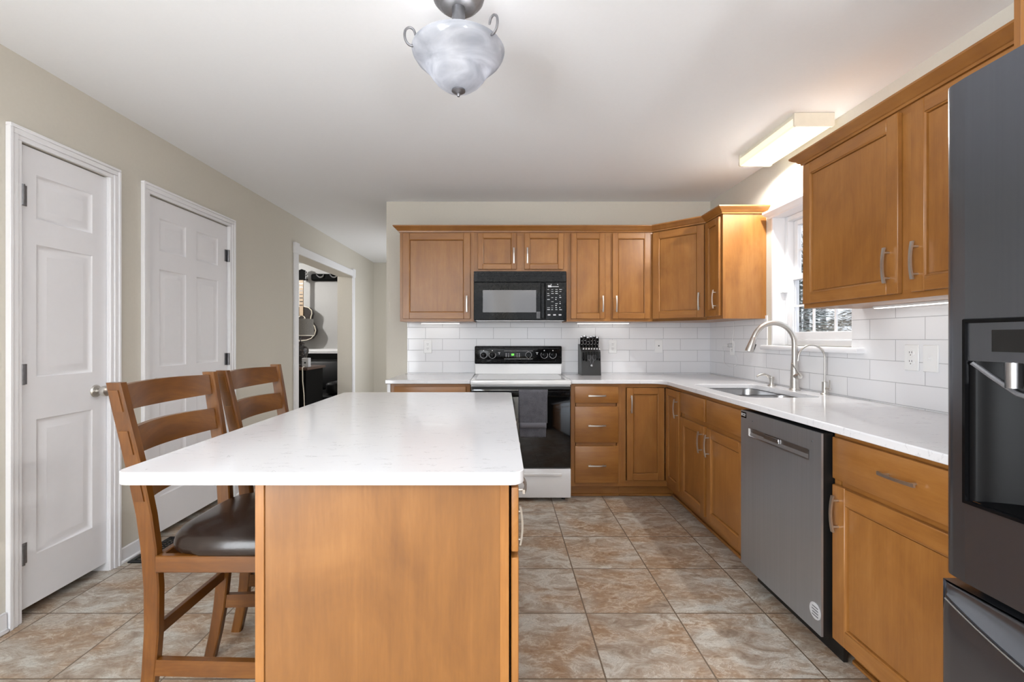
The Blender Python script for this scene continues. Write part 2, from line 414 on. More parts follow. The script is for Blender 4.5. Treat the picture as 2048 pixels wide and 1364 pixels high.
# ================================================================ ROOM SHELL
struct('floor', P().box(-5.2, 2.05, YF - 0.2, 8.0, -0.1, 0.0), 'floor', 'slate look square floor tiles with dark grout lines', 'floor')
struct('ceiling', P().box(-5.2, 2.05, YF - 0.2, 8.0, ZC, ZC + 0.12), 'ceiling', 'flat white painted ceiling over the whole kitchen', 'ceiling')
# left wall with two door openings and one cased opening
D1 = (2.000, 2.452, 2.097); D2 = (2.727, 3.530, 2.097); DO = (4.700, 6.410, 2.10)
p = P()
x0, x1 = XL - WT, XL
ys = [YF, D1[0], D1[1], D2[0], D2[1], DO[0], DO[1], 7.6]
p.box(x0, x1, YF, -2.4, 0, ZC).box(x0, x1, -0.6, D1[0], 0, ZC).box(x0, x1, -2.4, -0.6, 2.2, ZC)
for a, b in ((2, 3), (4, 5), (6, 7)): p.box(x0, x1, ys[a], ys[b], 0, ZC)
for d in (D1, D2, DO): p.box(x0, x1, d[0], d[1], d[2], ZC)
for d in (D1, D2): p.box(x0, x0 + 0.02, d[0], d[1], 0, d[2])
struct('wall_left', p, 'wallpaint', 'long greige wall holding the two white doors and cased opening', 'wall')
p = P(); p.box(-1.047, XR + 0.175, YB, YB + 0.14, 0, ZC)
struct('wall_back', p, 'wallpaint', 'greige wall behind the stove and upper cabinets', 'wall')
struct('wall_hallway_side', P().box(-1.047, -0.9, YB + 0.14, 5.4, 0, ZC).box(-1.047, -0.9, 7.0, YH, 0, ZC).box(-1.047, -0.9, 5.4, 7.0, 2.2, ZC).box(-1.047, -0.9, 5.4, 7.0, 0, 0.4), 'wallpaint', 'greige side wall running down the hallway', 'wall')  # opening made for the added hallway fill light
struct('wall_hallway_end', P().box(XL, -0.9, YH, YH + 0.1, 0, ZC), 'wallpaint', 'greige wall closing the far end of the hallway', 'wall')
W = (2.457, 3.205, 1.19, 2.085)   # sink window: y0 y1 z0 z1
p = P(); x0, x1 = XR, XR + 0.175
p.box(x0, x1, YF, W[0], 0, ZC); p.box(x0, x1, W[1], YB, 0, ZC); p.box(x0, x1, W[0], W[1], 0, W[2]); p.box(x0, x1, W[0], W[1], W[3], ZC)
struct('wall_right', p, 'wallpaint', 'greige wall around the sink window above white tile', 'wall')
# dining end wall behind the camera with two big windows
p = P(); y0, y1 = YF - 0.15, YF
for a, b in ((XL - WT, -1.7), (-0.2, 0.2), (1.7, XR + 0.175)): p.box(a, b, y0, y1, 0, ZC)
for a, b in ((-1.7, -0.2), (0.2, 1.7)): p.box(a, b, y0, y1, 2.3, ZC); p.box(a, b, y0, y1, 0, 0.4)
struct('wall_front', p, 'wallpaint', 'wall with two large windows behind the camera', 'wall')
for k, (a, b) in enumerate(((-1.7, -0.2), (0.2, 1.7))):
    p = P(); p.box(a, b, YF - 0.1, YF - 0.05, 0.4, 0.46).box(a, b, YF - 0.1, YF - 0.05, 2.24, 2.3).box(a, a + 0.06, YF - 0.1, YF - 0.05, 0.46, 2.24).box(b - 0.06, b, YF - 0.1, YF - 0.05, 0.46, 2.24)
    p.box((a + b) / 2 - 0.03, (a + b) / 2 + 0.03, YF - 0.1, YF - 0.05, 0.46, 2.24)
    struct('window_%d' % (k + 2), p, 'white', 'tall white dining window frame', 'window')
p = P(); p.box(XL - 0.15, XL - 0.10, -2.4, -2.33, 0, 2.2).box(XL - 0.15, XL - 0.10, -0.67, -0.6, 0, 2.2).box(XL - 0.15, XL - 0.10, -1.54, -1.46, 0.07, 2.13).box(XL - 0.15, XL - 0.10, -2.33, -0.67, 2.13, 2.2).box(XL - 0.15, XL - 0.10, -2.33, -0.67, 0, 0.07)
struct('added_patio_door', p, 'white', 'added unseen white patio door frame behind the camera', 'door')  # unseen frame, added to go with the side fill light
# den behind the cased opening
struct('wall_den_back', P().box(-5.2, XL - WT, 7.6, 7.7, 0, ZC), 'denpaint', 'grey den wall with white chair rail', 'wall')
struct('wall_den_side', P().box(-5.2, -5.1, 3.6, 7.6, 0, ZC), 'denpaint', 'grey side wall of the den', 'wall')
struct('wall_den_front', P().box(-5.1, XL - WT, 3.5, 3.6, 0, ZC), 'denpaint', 'grey near wall of the den', 'wall')
struct('wall_den_wainscot', P().box(-5.1, XL - WT, 7.585, 7.6, 0.0, 0.985), 'denblack', 'black painted lower part of den wall', 'wall')
struct('trim_den_rail', P().box(-5.1, XL - WT, 7.57, 7.6, 0.985, 1.06, bev=0.004).box(-5.1, XL - WT, 7.56, 7.6, 1.01, 1.035, bev=0.004), 'white', 'white chair rail on the grey den wall', 'trim')

# casings
def casing(name, label, y0, y1, zt, w=0.058):
    p = P()
    for (t, a, b) in ((0.012, 0.0, 0.020), (0.018, 0.020, w - 0.014), (0.023, w - 0.014, w)):
        p.box(XL, XL + t, y0 - b, y0 - a, 0, zt + a, bev=0.002)
        p.box(XL, XL + t, y1 + a, y1 + b, 0, zt + a, bev=0.002)
        p.box(XL, XL + t, y0 - b, y1 + b, zt + a, zt + b, bev=0.002)
    # jamb lining inside the opening
    p.box(XL - 0.14, XL + 0.002, y0 - 0.001, y0 + 0.0015, 0, zt); p.box(XL - 0.14, XL + 0.002, y1 - 0.0015, y1 + 0.001, 0, zt)
    return struct(name, p, 'white', label, 'trim')
casing('trim_1', 'white moulded casing around the narrow pantry door', *D1)
casing('trim_2', 'white moulded casing around the six panel door', *D2)
p = P(); t = 0.02
y0, y1, zt = DO
p.box(XL, XL + t, y0 - 0.085, y0, 0, zt, bev=0.003).box(XL, XL + t, y1, y1 + 0.085, 0, zt, bev=0.003).box(XL, XL + t, y0, y1, zt, zt + 0.085, bev=0.003)
for yy in (y0 - 0.092, y1 - 0.006): p.box(XL, XL + t + 0.008, yy, yy + 0.098, zt - 0.008, zt + 0.105, bev=0.003)
struct('trim_3', p, 'white', 'white flat casing with corner blocks around the den opening', 'trim')
p = P()
for a, b in ((-0.6, D1[0] - 0.06), (D1[1] + 0.06, D2[0] - 0.06), (D2[1] + 0.06, DO[0] - 0.09), (DO[1] + 0.09, YH)):
    p.box(XL, XL + 0.014, a, b, 0, 0.085, bev=0.004).box(XL, XL + 0.024, a, b, 0, 0.018, bev=0.005)
struct('baseboard_left', p, 'white', 'white baseboard along the greige wall with doors', 'baseboard')
struct('baseboard_hallway', P().box(XL + 0.014, -1.047, YH - 0.014, YH, 0, 0.085), 'white', 'white baseboard at the hallway end', 'baseboard')

# panelled doors on the left wall (front plane x = XL-0.012, facing +X)
def panel_door(name, label, d, cols, rows, hinge_side, knob_y, knobmat='nickel'):
    y0, y1, zt = d; y0 += 0.004; y1 -= 0.004; z0, z1 = 0.045, zt - 0.006
    T = Matrix.Translation((XL - 0.010, 0, 0)) @ Matrix.Rotation(R(90), 4, 'Z')   # local x -> +Y, local -y -> +X
    p = P(T); th = 0.035
    us = [y0] + [c for q in cols for c in q] + [y1]; vz = [z0] + [c for q in rows for c in q] + [z1]
    for i in range(len(us) - 1):
        for j in range(len(vz) - 1):
            if i % 2 == 1 and j % 2 == 1:
                a, b, c, e = us[i], us[i + 1], vz[j], vz[j + 1]
                def ring(s, dd): return [(a + s, dd, c + s), (b - s, dd, c + s), (b - s, dd, e - s), (a + s, dd, e - s)]
                rg = [ring(0, 0), ring(0.006, 0.006), ring(0.016, 0.009), ring(0.022, 0.009), ring(0.046, 0.0025), ring(0.05, 0.002)]
                p.rings(rg, True, False, False)
                q = ring(0.05, 0.002); p.add(q, [(0, 1, 2, 3)])
                p.box(a, b, 0.02, th, c, e)
            else: p.box(us[i], us[i + 1], 0, th, vz[j], vz[j + 1])
    o = struct(name, p, 'doorwhite', label, 'door', (XL - 0.02, (y0 + y1) / 2, 0.045))
    hy = y0 if hinge_side == 'near' else y1
    for hz in (1.868, 1.08, 0.29):
        hp = P(); s = 1 if hinge_side == 'near' else -1
        hp.box(XL - 0.011, XL - 0.0065, hy + 0.001 * s, hy + 0.034 * s, hz - 0.045, hz + 0.045)
        hp.cyl((XL + 0.003, hy + 0.006 * s, hz - 0.045), 0.0085, 0.09, 'Z', 12)
        hp.build('hinge', 'pewter', o)
    kp = P(); kz = 0.965
    kp.lathe([(0, 0), (0.032, 0), (0.033, 0.004), (0.028, 0.01), (0.013, 0.012), (0.011, 0.022), (0.014, 0.03), (0.022, 0.034), (0.027, 0.043), (0.0285, 0.053), (0.026, 0.063), (0.018, 0.069), (0, 0.07)], (XL - 0.011, knob_y, kz), 24, 'X')
    tag(kp.build('knob', knobmat, o), 'round satin nickel knob')
    return o
ROWS = [(0.264, 0.872), (1.064, 1.663), (1.776, 1.978)]
panel_door('door_1', 'narrow white three panel pantry door with nickel knob', D1, [(2.082, 2.366)], ROWS, 'near', 2.385)
panel_door('door_2', 'wider white six panel door behind the two stools', D2, [(2.829, 3.067), (3.172, 3.41)], ROWS, 'far', 2.80)

# ================================================================ SINK WINDOW (right wall)
wroot = thing('window_1', 'white double hung sink window with divided panes', 'window', (XR + 0.09, 2.83, W[2])); wroot['kind'] = 'structure'
y0, y1, z0, z1 = W
p = P(); xf0, xf1 = XR + 0.085, XR + 0.165
p.box(XR - 0.001, xf1, y1 - 0.012, y1, z0, z1).box(XR - 0.001, xf1, y0, y0 + 0.012, z0, z1).box(XR - 0.001, xf1, y0, y1, z1 - 0.012, z1)
p.box(xf0, xf1, y1 - 0.045, y1 - 0.012, z0, z1 - 0.012, bev=0.003).box(xf0, xf1, y0 + 0.012, y0 + 0.045, z0, z1 - 0.012, bev=0.003)
p.box(xf0, xf1, y0 + 0.045, y1 - 0.045, z1 - 0.045, z1 - 0.012, bev=0.003).box(xf0, xf1, y0 + 0.045, y1 - 0.045, z0, z0 + 0.04, bev=0.003)
p.build('window_frame', 'vinyl', wroot)
def sash(nm, xa, xb, za, zb, ya, yb, bot):
    s = P(); st = 0.038
    s.box(xa, xb, yb - st, yb, za, zb, bev=0.003).box(xa, xb, ya, ya + st, za, zb, bev=0.003)
    s.box(xa, xb, ya + st, yb - st, za, za + bot, bev=0.003).box(xa, xb, ya + st, yb - st, zb - 0.035, zb, bev=0.003)
    n = 3
    for k in range(1, n):
        yy = ya + st + (yb - ya - 2 * st) * k / n
        s.box(xa + 0.012, xb - 0.008, yy - 0.007, yy + 0.007, za + bot, zb - 0.035)
    zz = za + bot + (zb - za - bot - 0.035) * 0.5
    s.box(xa + 0.012, xb - 0.008, ya + st, yb - st, zz - 0.007, zz + 0.007)
    o = s.build(nm, 'vinyl', wroot)
    P().box((xa + xb) / 2 - 0.002, (xa + xb) / 2 + 0.002, ya + st, yb - st, za + bot, zb - 0.035).build('pane', 'glass', o)
    return o
sash('lower_sash', xf0 + 0.006, xf0 + 0.036, z0 + 0.04, 1.665, y0 + 0.047, y1 - 0.047, 0.05)
sash('upper_sash', xf0 + 0.040, xf0 + 0.070, 1.635, z1 - 0.045, y0 + 0.047, y1 - 0.047, 0.035)
P().box(XR - 0.055, XR + 0.085, y0 - 0.09, y1 + 0.06, z0 - 0.032, z0, bev=0.010, seg=2).build('sill', 'white', wroot)
p = P().sweep([(0, 2.072), (0.012, 2.072), (0.018, 2.082), (0.045, 2.092), (0.056, 2.102), (0.056, 2.115), (0, 2.115)], [(XR, y1 + 0.02), (XR, y0 - 0.03)][::-1][::-1])
p.build('head_moulding', 'white', wroot)
P().box(XR + 0.05, XR + 0.09, y1 - 0.045, y1 - 0.012, 1.55, 1.60, bev=0.004).build('latch', 'plastic', wroot)

# backsplash
p = P(); p.box(-0.857, XR, YB - 0.008, YB, 0.92, 1.40)
struct('backsplash_back', p, 'tile_x', 'white subway tile between counter and upper cabinets behind stove', 'backsplash')
p = P(); xx = XR - 0.008
p.box(xx, XR, 3.25, YB - 0.008, 0.92, 1.40).box(xx, XR, W[0] - 0.0, 3.25, 0.92, W[2] - 0.032).box(xx, XR, 1.03, W[0], 0.92, 1.41)
struct('backsplash_right', p, 'tile_y', 'white subway tile around sink window and outlets', 'backsplash')

# ================================================================ CABINETS
def handle(parent, T, u, v, vertical=True, L=0.135, front=-0.02):
    """arched nickel bar pull; centre (u, v) on the local front plane"""
    p = P(T); n = 10; rg = []
    for i in range(n + 1):
        s = -1 + 2 * i / n; a = s * L / 2; out = front - 0.029 + 0.008 * s * s; hw = 0.0046 + 0.0014 * s * s; th = 0.0035
        if vertical: rg.append([(u - hw, out - th, v + a), (u + hw, out - th, v + a), (u + hw, out + th, v + a), (u - hw, out + th, v + a)])
        else: rg.append([(u + a, out - th, v - hw), (u + a, out - th, v + hw), (u + a, out + th, v + hw), (u + a, out + th, v - hw)])
    p.rings(rg, True, True, False)
    for s in (-1, 1):
        a = s * L * 0.36
        c = (u, front - 0.023, v + a) if vertical else (u + a, front - 0.023, v)
        p.lathe([(0.0045, 0), (0.0045, 0.023)], c, 10, 'Y', None, True)
    return p.build('handle', 'nickel', parent)
def shaker(root, T, u0, u1, v0, v1, hnd=None, stile=0.055, mat='maple', name='door'):
    p = P(T); f, b = -0.020, -0.001; bv = 0.0022
    p.box(u0, u0 + stile, f, b, v0, v1, 2, bv).box(u1 - stile, u1, f, b, v0, v1, 2, bv)
    p.box(u0 + stile, u1 - stile, f, b, v0, v0 + stile, 0, bv).box(u0 + stile, u1 - stile, f, b, v1 - stile, v1, 0, bv)
    a, c, d, e = u0 + stile, u1 - stile, v0 + stile, v1 - stile
    def ring(s, y): return [(a + s, y, d + s), (c - s, y, d + s), (c - s, y, e - s), (a + s, y, e - s)]
    p.rings([ring(-0.001, f + 0.0015), ring(0.0045, f + 0.005), ring(0.006, f + 0.014)], True, False, False)
    p.box(a + 0.009, c - 0.009, f + 0.010, b, d + 0.009, e - 0.009, 2).box(a, c, f + 0.0145, b, d, e, 2)
    o = p.build(name, mat, root)
    if hnd: handle(o, T, *hnd)
    return o
def slab(root, T, u0, u1, v0, v1, hnd=None, name='drawer'):
    p = P(T); p.box(u0, u1, -0.020, -0.001, v0, v1, 0, 0.004, 2)
    o = p.build(name, 'maple', root)
    if hnd: handle(o, T, hnd[0], hnd[1], False)
    return o
def carcass(root, T, w, dpt, z0, z1, frame, toe=0.0, top=True, back=True):
    """panels + face frame; frame = list of (u0,u1,v0,v1,grain)"""
    p = P(T); t = 0.018
    p.box(0, t, 0.018, dpt, z0, z1).box(w - t, w, 0.018, dpt, z0, z1)
    p.box(t, w - t, 0.018, dpt, z0, z0 + t, 0)
    if top: p.box(t, w - t, 0.018, dpt, z1 - t, z1, 0)
    if back: p.box(t, w - t, dpt - 0.008, dpt, z0 + t, z1 - t)
    for (a, b, c, d, g) in frame: p.box(a, b, 0, 0.018, c, d, g)
    o = p.build('carcass', 'maple', root)
    if toe:
        q = P(T); q.box(0, w, 0.075, 0.09, 0, z0, 0).box(0, w, 0.062, 0.075, 0, 0.02, 0, 0.005)
        q.build('toe_kick', 'maple', root)
    return o
def frame_of(w, z0, z1, mids=(), cross=(), e=0.04):
    fr = [(0, e, z0, z1, 2), (w - e, w, z0, z1, 2), (e, w - e, z0, z0 + 0.035, 0), (e, w - e, z1 - 0.035, z1, 0)]
    for m in mids: fr.append((m - 0.035, m + 0.035, z0 + 0.035, z1 - 0.035, 2))
    for (a, b, v) in cross: fr.append((a, b, v - 0.03, v + 0.03, 0))
    return fr
GU = 'wall cabinets of honey maple'; GB = 'base cabinets of honey maple'
UZ0, UZ1, UF, UD = 1.378, 2.128, 3.84, 0.31
# wall cabinet left of microwave
T = TR(-0.856, UF); w = 0.616
r = thing('wall_cabinet', 'maple wall cabinet left of the microwave with one broad door', 'cabinet', (-0.548, 4.0, UZ0), GU)
carcass(r, T, w, UD, UZ0, UZ1, frame_of(w, UZ0, UZ1))
shaker(r, T, 0.027, 0.588, 1.400, 2.112, (0.560, 1.522))
# above microwave
T = TR(-0.240, UF); w = 0.775
r = thing('wall_cabinet', 'short maple wall cabinet with two small doors above the microwave', 'cabinet', (0.147, 4.0, 1.79), GU)
carcass(r, T, w, UD, 1.79, UZ1, frame_of(w, 1.79, UZ1, (0.39,)))
shaker(r, T, 0.035, 0.356, 1.812, 2.112, (0.334, 1.922, True, 0.13), 0.042)
shaker(r, T, 0.423, 0.746, 1.812, 2.112, (0.446, 1.922, True, 0.13), 0.042)
# double right of microwave
T = TR(0.535, UF); w = 0.716
r = thing('wall_cabinet', 'maple wall cabinet with two tall narrow doors right of the microwave', 'cabinet', (0.893, 4.0, UZ0), GU)
carcass(r, T, w, UD, UZ0, UZ1, frame_of(w, UZ0, UZ1, (0.35,)))
shaker(r, T, 0.034, 0.317, 1.400, 2.112, (0.296, 1.522), 0.045)
shaker(r, T, 0.380, 0.692, 1.400, 2.112, (0.408, 1.522), 0.045)
# diagonal corner
r = thing('wall_cabinet', 'diagonal corner maple wall cabinet with one angled door', 'cabinet', (1.6, 3.87, UZ0), GU)
p = P(); poly = [(1.2515, YB - 0.009), (1.2515, UF), (1.566, 3.53), (XR - 0.009, 3.53), (XR - 0.009, YB - 0.009)]
p.prism(poly, UZ0, UZ0 + 0.018).prism(poly, UZ1 - 0.018, UZ1)
p.box(1.2515, 1.266, UF + 0.015, YB - 0.009, UZ0, UZ1).box(1.58, XR - 0.009, 3.53, 3.545, UZ0, UZ1)
ang = math.degrees(math.atan2(3.53 - UF, 1.566 - 1.2515)); T = TR(1.2515, UF, 0, ang); w = math.hypot(3.53 - UF, 1.566 - 1.2515)
for (a, b, c, d, g) in frame_of(w, UZ0, UZ1, e=0.03): P.box(p, a, b, 0, 0.018, c, d, g, T=T)
p.build('carcass', 'maple', r)
shaker(r, T, 0.012, w - 0.012, 1.400, 2.112, (w - 0.045, 1.522))
# short one on the right wall
T = TR(1.566, 3.53, 0, -90); w = 0.262
r = thing('wall_cabinet', 'narrow maple wall cabinet with broad plain side beside the sink window', 'cabinet', (1.72, 3.4, UZ0), GU)
carcass(r, T, w, XR - 1.566 - 0.001, UZ0, UZ1, frame_of(w, UZ0, UZ1, e=0.03))
shaker(r, T, 0.022, 0.238, 1.400, 2.112, (0.195, 1.522), 0.045)
# near pair by the fridge
NZ0, NZ1 = 1.392, 2.142
T = TR(1.566, 2.388, 0, -90); w = 1.248
r = thing('wall_cabinet', 'large maple wall cabinet with two wide doors between window and refrigerator', 'cabinet', (1.72, 1.76, NZ0), GU)
carcass(r, T, w, XR - 1.566 - 0.009, NZ0, NZ1, frame_of(w, NZ0, NZ1, (0.616,)))
shaker(r, T, 0.018, 0.588, 1.414, 2.124, (0.548, 1.53, True, 0.142))
shaker(r, T, 0.645, 1.215, 1.414, 2.124, (0.675, 1.53, True, 0.142))
# over the fridge (deeper)
T = TR(1.262, 1.135, 0, -90); w = 0.95
r = thing('wall_cabinet', 'deep maple cabinet above the black refrigerator', 'cabinet', (1.56, 0.66, 1.84), GU)
carcass(r, T, w, XR - 1.262 - 0.001, 1.84, 2.142, frame_of(w, 1.84, 2.142, (0.475,)))
shaker(r, T, 0.03, 0.445, 1.86, 2.124, (0.42, 1.92, True, 0.10)); shaker(r, T, 0.505, 0.92, 1.86, 2.124, (0.53, 1.92, True, 0.10))
# crown mouldings
cp = [(0.0, -0.006), (0.010, -0.006), (0.012, 0.004), (0.020, 0.008), (0.026, 0.018), (0.040, 0.027), (0.048, 0.034), (0.050, 0.036), (0.050, 0.044), (0.0, 0.044)]
p = P().sweep([(o, z + 2.128) for o, z in cp], [(-0.856, YB - 0.001), (-0.856, UF), (1.2515, UF), (1.566, 3.53), (1.566, 3.267), (XR - 0.001, 3.267)])
tag(p.build('crown_moulding', 'maple', None, (0.3, 3.8, 2.12)), 'maple crown moulding running over the stove and corner wall cabinets', 'moulding')
p = P().sweep([(o, z + 2.142) for o, z in cp], [(XR - 0.001, 2.389), (1.566, 2.389), (1.566, 1.137)])
tag(p.build('crown_moulding', 'maple', None, (1.6, 1.8, 2.135)), 'maple crown moulding over the cabinet between window and refrigerator', 'moulding')

# ---- base cabinets
BF, BD, BZ0, BZ1 = 3.54, 0.60, 0.10, 0.89
T = TR(-0.860, BF); w = 0.612
r = thing('base_cabinet', 'maple base cabinet with drawer and door left of the white stove', 'cabinet', (-0.55, 3.85, 0), GB)
carcass(r, T, w, BD, BZ0, BZ1, frame_of(w, BZ0, BZ1, cross=((0.04, w - 0.04, 0.70),)), 0.1, top=False)
slab(r, T, 0.03, 0.58, 0.72, 0.868, (0.305, 0.795)); shaker(r, T, 0.03, 0.58, 0.13, 0.69, (0.545, 0.6))
P().box(-0.884, -0.861, 3.53, 4.145, 0.0, 0.889).build('side_panel', 'white', r)['label'] = 'white filler panel'
T = TR(0.526, BF); w = 0.388
r = thing('base_cabinet', 'maple base cabinet stack of three drawers right of the stove', 'cabinet', (0.72, 3.85, 0), GB)
carcass(r, T, w, BD, BZ0, BZ1, frame_of(w, BZ0, BZ1, cross=((0.04, w - 0.04, 0.728), (0.04, w - 0.04, 0.425)), e=0.035), 0.1, top=False)
slab(r, T, 0.028, 0.362, 0.742, 0.872, (0.195, 0.800)); slab(r, T, 0.028, 0.362, 0.438, 0.716, (0.195, 0.572)); slab(r, T, 0.028, 0.362, 0.130, 0.412, (0.195, 0.267))
# corner
r = thing('base_cabinet', 'maple corner base cabinet with two doors meeting in the inside corner', 'cabinet', (1.5, 3.8, 0), GB)
BX, CY = 1.265, 3.24
p = P(); t = 0.018
p.box(0.9145, 0.9145 + t, BF + t, YB - 0.009, BZ0, BZ1).box(BX + t, XR - 0.009, CY, CY + t, BZ0, BZ1)
p.prism([(0.94, 4.13), (0.94, BF + 0.03), (BX + 0.03, BF + 0.03), (BX + 0.03, CY + 0.03), (1.85, CY + 0.03), (1.85, 4.13)], BZ0, BZ0 + t)
Ta, Tb = TR(0.9145, BF), TR(BX, BF, 0, -90); wa, wb = BX - 0.9145, BF - CY
for (Tq, ww) in ((Ta, wa), (Tb, wb)):
    p.box(0, ww + (0.018 if Tq is Ta else 0), 0, 0.018, BZ1 - 0.03, BZ1, 0, T=Tq).box(0, ww + (0.018 if Tq is Ta else 0), 0, 0.018, BZ0, BZ0 + 0.045, 0, T=Tq)
p.box(0, 0.034, 0, 0.018, BZ0 + 0.045, BZ1 - 0.03, T=Ta).box(wb - 0.012, wb, 0, 0.018, BZ0 + 0.045, BZ1 - 0.03, T=Tb)
p.build('carcass', 'maple', r)
q = P(); q.box(0, wa + 0.09, 0.075, 0.09, 0, BZ0, 0, T=Ta).box(0, wa + 0.062, 0.062, 0.075, 0, 0.02, 0, 0.005, T=Ta).box(-0.075, wb, 0.075, 0.09, 0, BZ0, 0, T=Tb).box(-0.062, wb, 0.062, 0.075, 0, 0.02, 0, 0.005, T=Tb)
q.build('toe_kick', 'maple', r)
shaker(r, Ta, 0.038, wa - 0.024, 0.150, 0.858, (0.068, 0.735), 0.048); shaker(r, Tb, 0.024, wb - 0.014, 0.150, 0.858, (wb - 0.042, 0.735), 0.048)
# sink base
T = TR(BX, CY, 0, -90); w = CY - 2.347
r = thing('base_cabinet', 'maple sink base cabinet with two doors left of the dishwasher', 'cabinet', (1.5, 2.8, 0), GB)
carcass(r, T, w, XR - BX - 0.01, BZ0, BZ1, frame_of(w, BZ0, BZ1, (0.415,), ((0.04, 0.38, 0.705), (0.45, w - 0.04, 0.705)), e=0.03), 0.1, top=False, back=False)
slab(r, T, 0.014, 0.396, 0.720, 0.862, None, 'false_drawer_front'); slab(r, T, 0.428, 0.868, 0.720, 0.862, None, 'false_drawer_front')
shaker(r, T, 0.014, 0.396, 0.132, 0.690, (0.362, 0.588)); shaker(r, T, 0.428, 0.868, 0.132, 0.690, (0.462, 0.588))
# last base by the fridge
T = TR(BX, 1.750, 0, -90); w = 0.70
r = thing('base_cabinet', 'maple base cabinet with drawer between dishwasher and refrigerator', 'cabinet', (1.5, 1.4, 0), GB)
carcass(r, T, w, XR - BX - 0.01, BZ0, BZ1, frame_of(w, BZ0, BZ1, cross=((0.04, w - 0.04, 0.695),), e=0.03), 0.1, top=False)
slab(r, T, 0.012, 0.640, 0.712, 0.868, (0.315, 0.800)); shaker(r, T, 0.012, 0.640, 0.108, 0.690, (0.044, 0.588), 0.062)

# ---- worktops
def arc(cx, cy, rr, a0, a1, n=8): return [(cx + rr * math.cos(R(a0 + (a1 - a0) * i / n)), cy + rr * math.sin(R(a0 + (a1 - a0) * i / n))) for i in range(n + 1)]
def slab_top(name, label, poly, z0, z1, holes=(), loc=None, bev=0.004):
    p = P().prism(poly, z0, z1, holes)
    o = p.build(name, 'quartz', None, loc); tag(o, label, 'countertop')
    m = o.modifiers.new('edge', 'BEVEL'); m.width = bev; m.segments = 2; m.limit_method = 'ANGLE'; m.angle_limit = R(60)
    return o
def rrect(x0, x1, y0, y1, r, n=6): return arc(x1 - r, y0 + r, r, -90, 0, n) + arc(x1 - r, y1 - r, r, 0, 90, n) + arc(x0 + r, y1 - r, r, 90, 180, n) + arc(x0 + r, y0 + r, r, 180, 270, n)
CT0, CT1 = 0.8902, 0.92
slab_top('countertop', 'short white quartz worktop left of the stove', [(-0.895, 3.505), (-0.247, 3.505), (-0.247, YB - 0.009), (-0.895, YB - 0.009)], CT0, CT1, (), (-0.57, 3.8, CT0))
ri = 0.10; cx, cy = 1.22 - ri, 3.505 - ri
SK = (1.315, 1.735, 2.475, 3.200)
hole = list(reversed(rrect(SK[0], SK[1], SK[2], SK[3], 0.07)))
outer = [(0.524, 3.505)] + arc(cx, cy, ri, 90, 0, 10) + [(1.22, 1.052), (XR - 0.009, 1.052), (XR - 0.009, YB - 0.009), (0.524, YB - 0.009)]
slab_top('countertop', 'L shaped white quartz worktop around the sink corner', outer, CT0, CT1, (hole,), (1.5, 2.8, CT0))

# ---- sink (undermount double bowl)
r = thing('sink', 'stainless undermount double bowl sink in the white worktop', 'sink', (1.525, 2.84, 0.70))
p = P()
def bowl(y0, y1, zb):
    rg = []
    for (s, z) in ((-0.012, CT0 - 0.001), (-0.012, CT0 - 0.004), (0.004, CT0 - 0.004), (0.008, 0.86), (0.016, zb + 0.03), (0.04, zb + 0.004), (0.09, zb)):
        rg.append([(x, y, z) for x, y in rrect(SK[0] + s, SK[1] - s, y0 + s, y1 - s, 0.07)])
    p.rings(rg, True, False, True); p.add(rg[-1], [tuple(range(len(rg[-1])))])
ym = 2.84
bowl(ym + 0.012, SK[3], 0.705); bowl(SK[2], ym - 0.012, 0.705)
p.build('bowl', 'steel', r, sharp=50)
P().box(SK[0] + 0.004, SK[1] - 0.004, ym - 0.012, ym + 0.012, 0.84, 0.872, bev=0.006).build('divider', 'steel', r)
for yy in (3.02, 2.66): P().lathe([(0.045, 0.0), (0.045, 0.004), (0.03, 0.003), (0.0, 0.001)], (1.525, yy, 0.7055), 20).build('drain', 'steel', r)

# ---- taps
r = thing('faucet', 'tall brushed nickel pull down faucet arching over the sink', 'faucet', (1.80, 2.835, CT1))
fx, fy = 1.80, 2.835
P().lathe([(0.0, 0), (0.030, 0), (0.030, 0.006), (0.026, 0.010), (0.024, 0.05), (0.022, 0.10), (0.0195, 0.165), (0.0175, 0.17), (0.0175, 0.185), (0, 0.186)], (fx, fy, CT1)).build('base', 'nickel', r)
pts = [(fx, fy, CT1 + 0.17), (fx, fy, CT1 + 0.24)] + [(fx - 0.128 + 0.128 * math.cos(R(a)), fy, CT1 + 0.285 + 0.128 * math.sin(R(a))) for a in range(0, 161, 10)]
P().tube(pts, [0.0165] * 2 + [0.0155] * (len(pts) - 3) + [0.0150], 14).build('spout', 'nickel', r)
e = Vector(pts[-1]); d = (Vector(pts[-1]) - Vector(pts[-2])).normalized()
d = Vector((-0.33, 0, -0.94)).normalized()
h = P(); h.tube([e - d * 0.004, e + d * 0.002, e + d * 0.004, e + d * 0.03, e + d * 0.088, e + d * 0.098], [0.0152, 0.0150, 0.0165, 0.0175, 0.0245, 0.0235], 16); h.build('spray_head', 'nickel', r)
h = P(); s_ = e + d * 0.062 + Vector((0.021, -0.002, -0.006)); h.tube([s_ - d * 0.018, s_ + d * 0.018], 0.0055, 8); h.build('spray_button', 'blackmatte', r)
h = P(); h.tube([(fx, fy - 0.012, CT1 + 0.085), (fx + 0.004, fy - 0.048, CT1 + 0.088)], [0.018, 0.0165], 14)
h.tube([(fx + 0.006, fy - 0.046, CT1 + 0.090), (fx - 0.02, fy - 0.05, CT1 + 0.125), (fx - 0.05, fy - 0.055, CT1 + 0.165)], [0.010, 0.0065, 0.0055], 10, flat=0.6); h.build('lever', 'nickel', r)
r = thing('filter_faucet', 'slim nickel drinking water tap right of the main faucet', 'faucet', (1.822, 2.60, CT1))
gx, gy = 1.822, 2.60
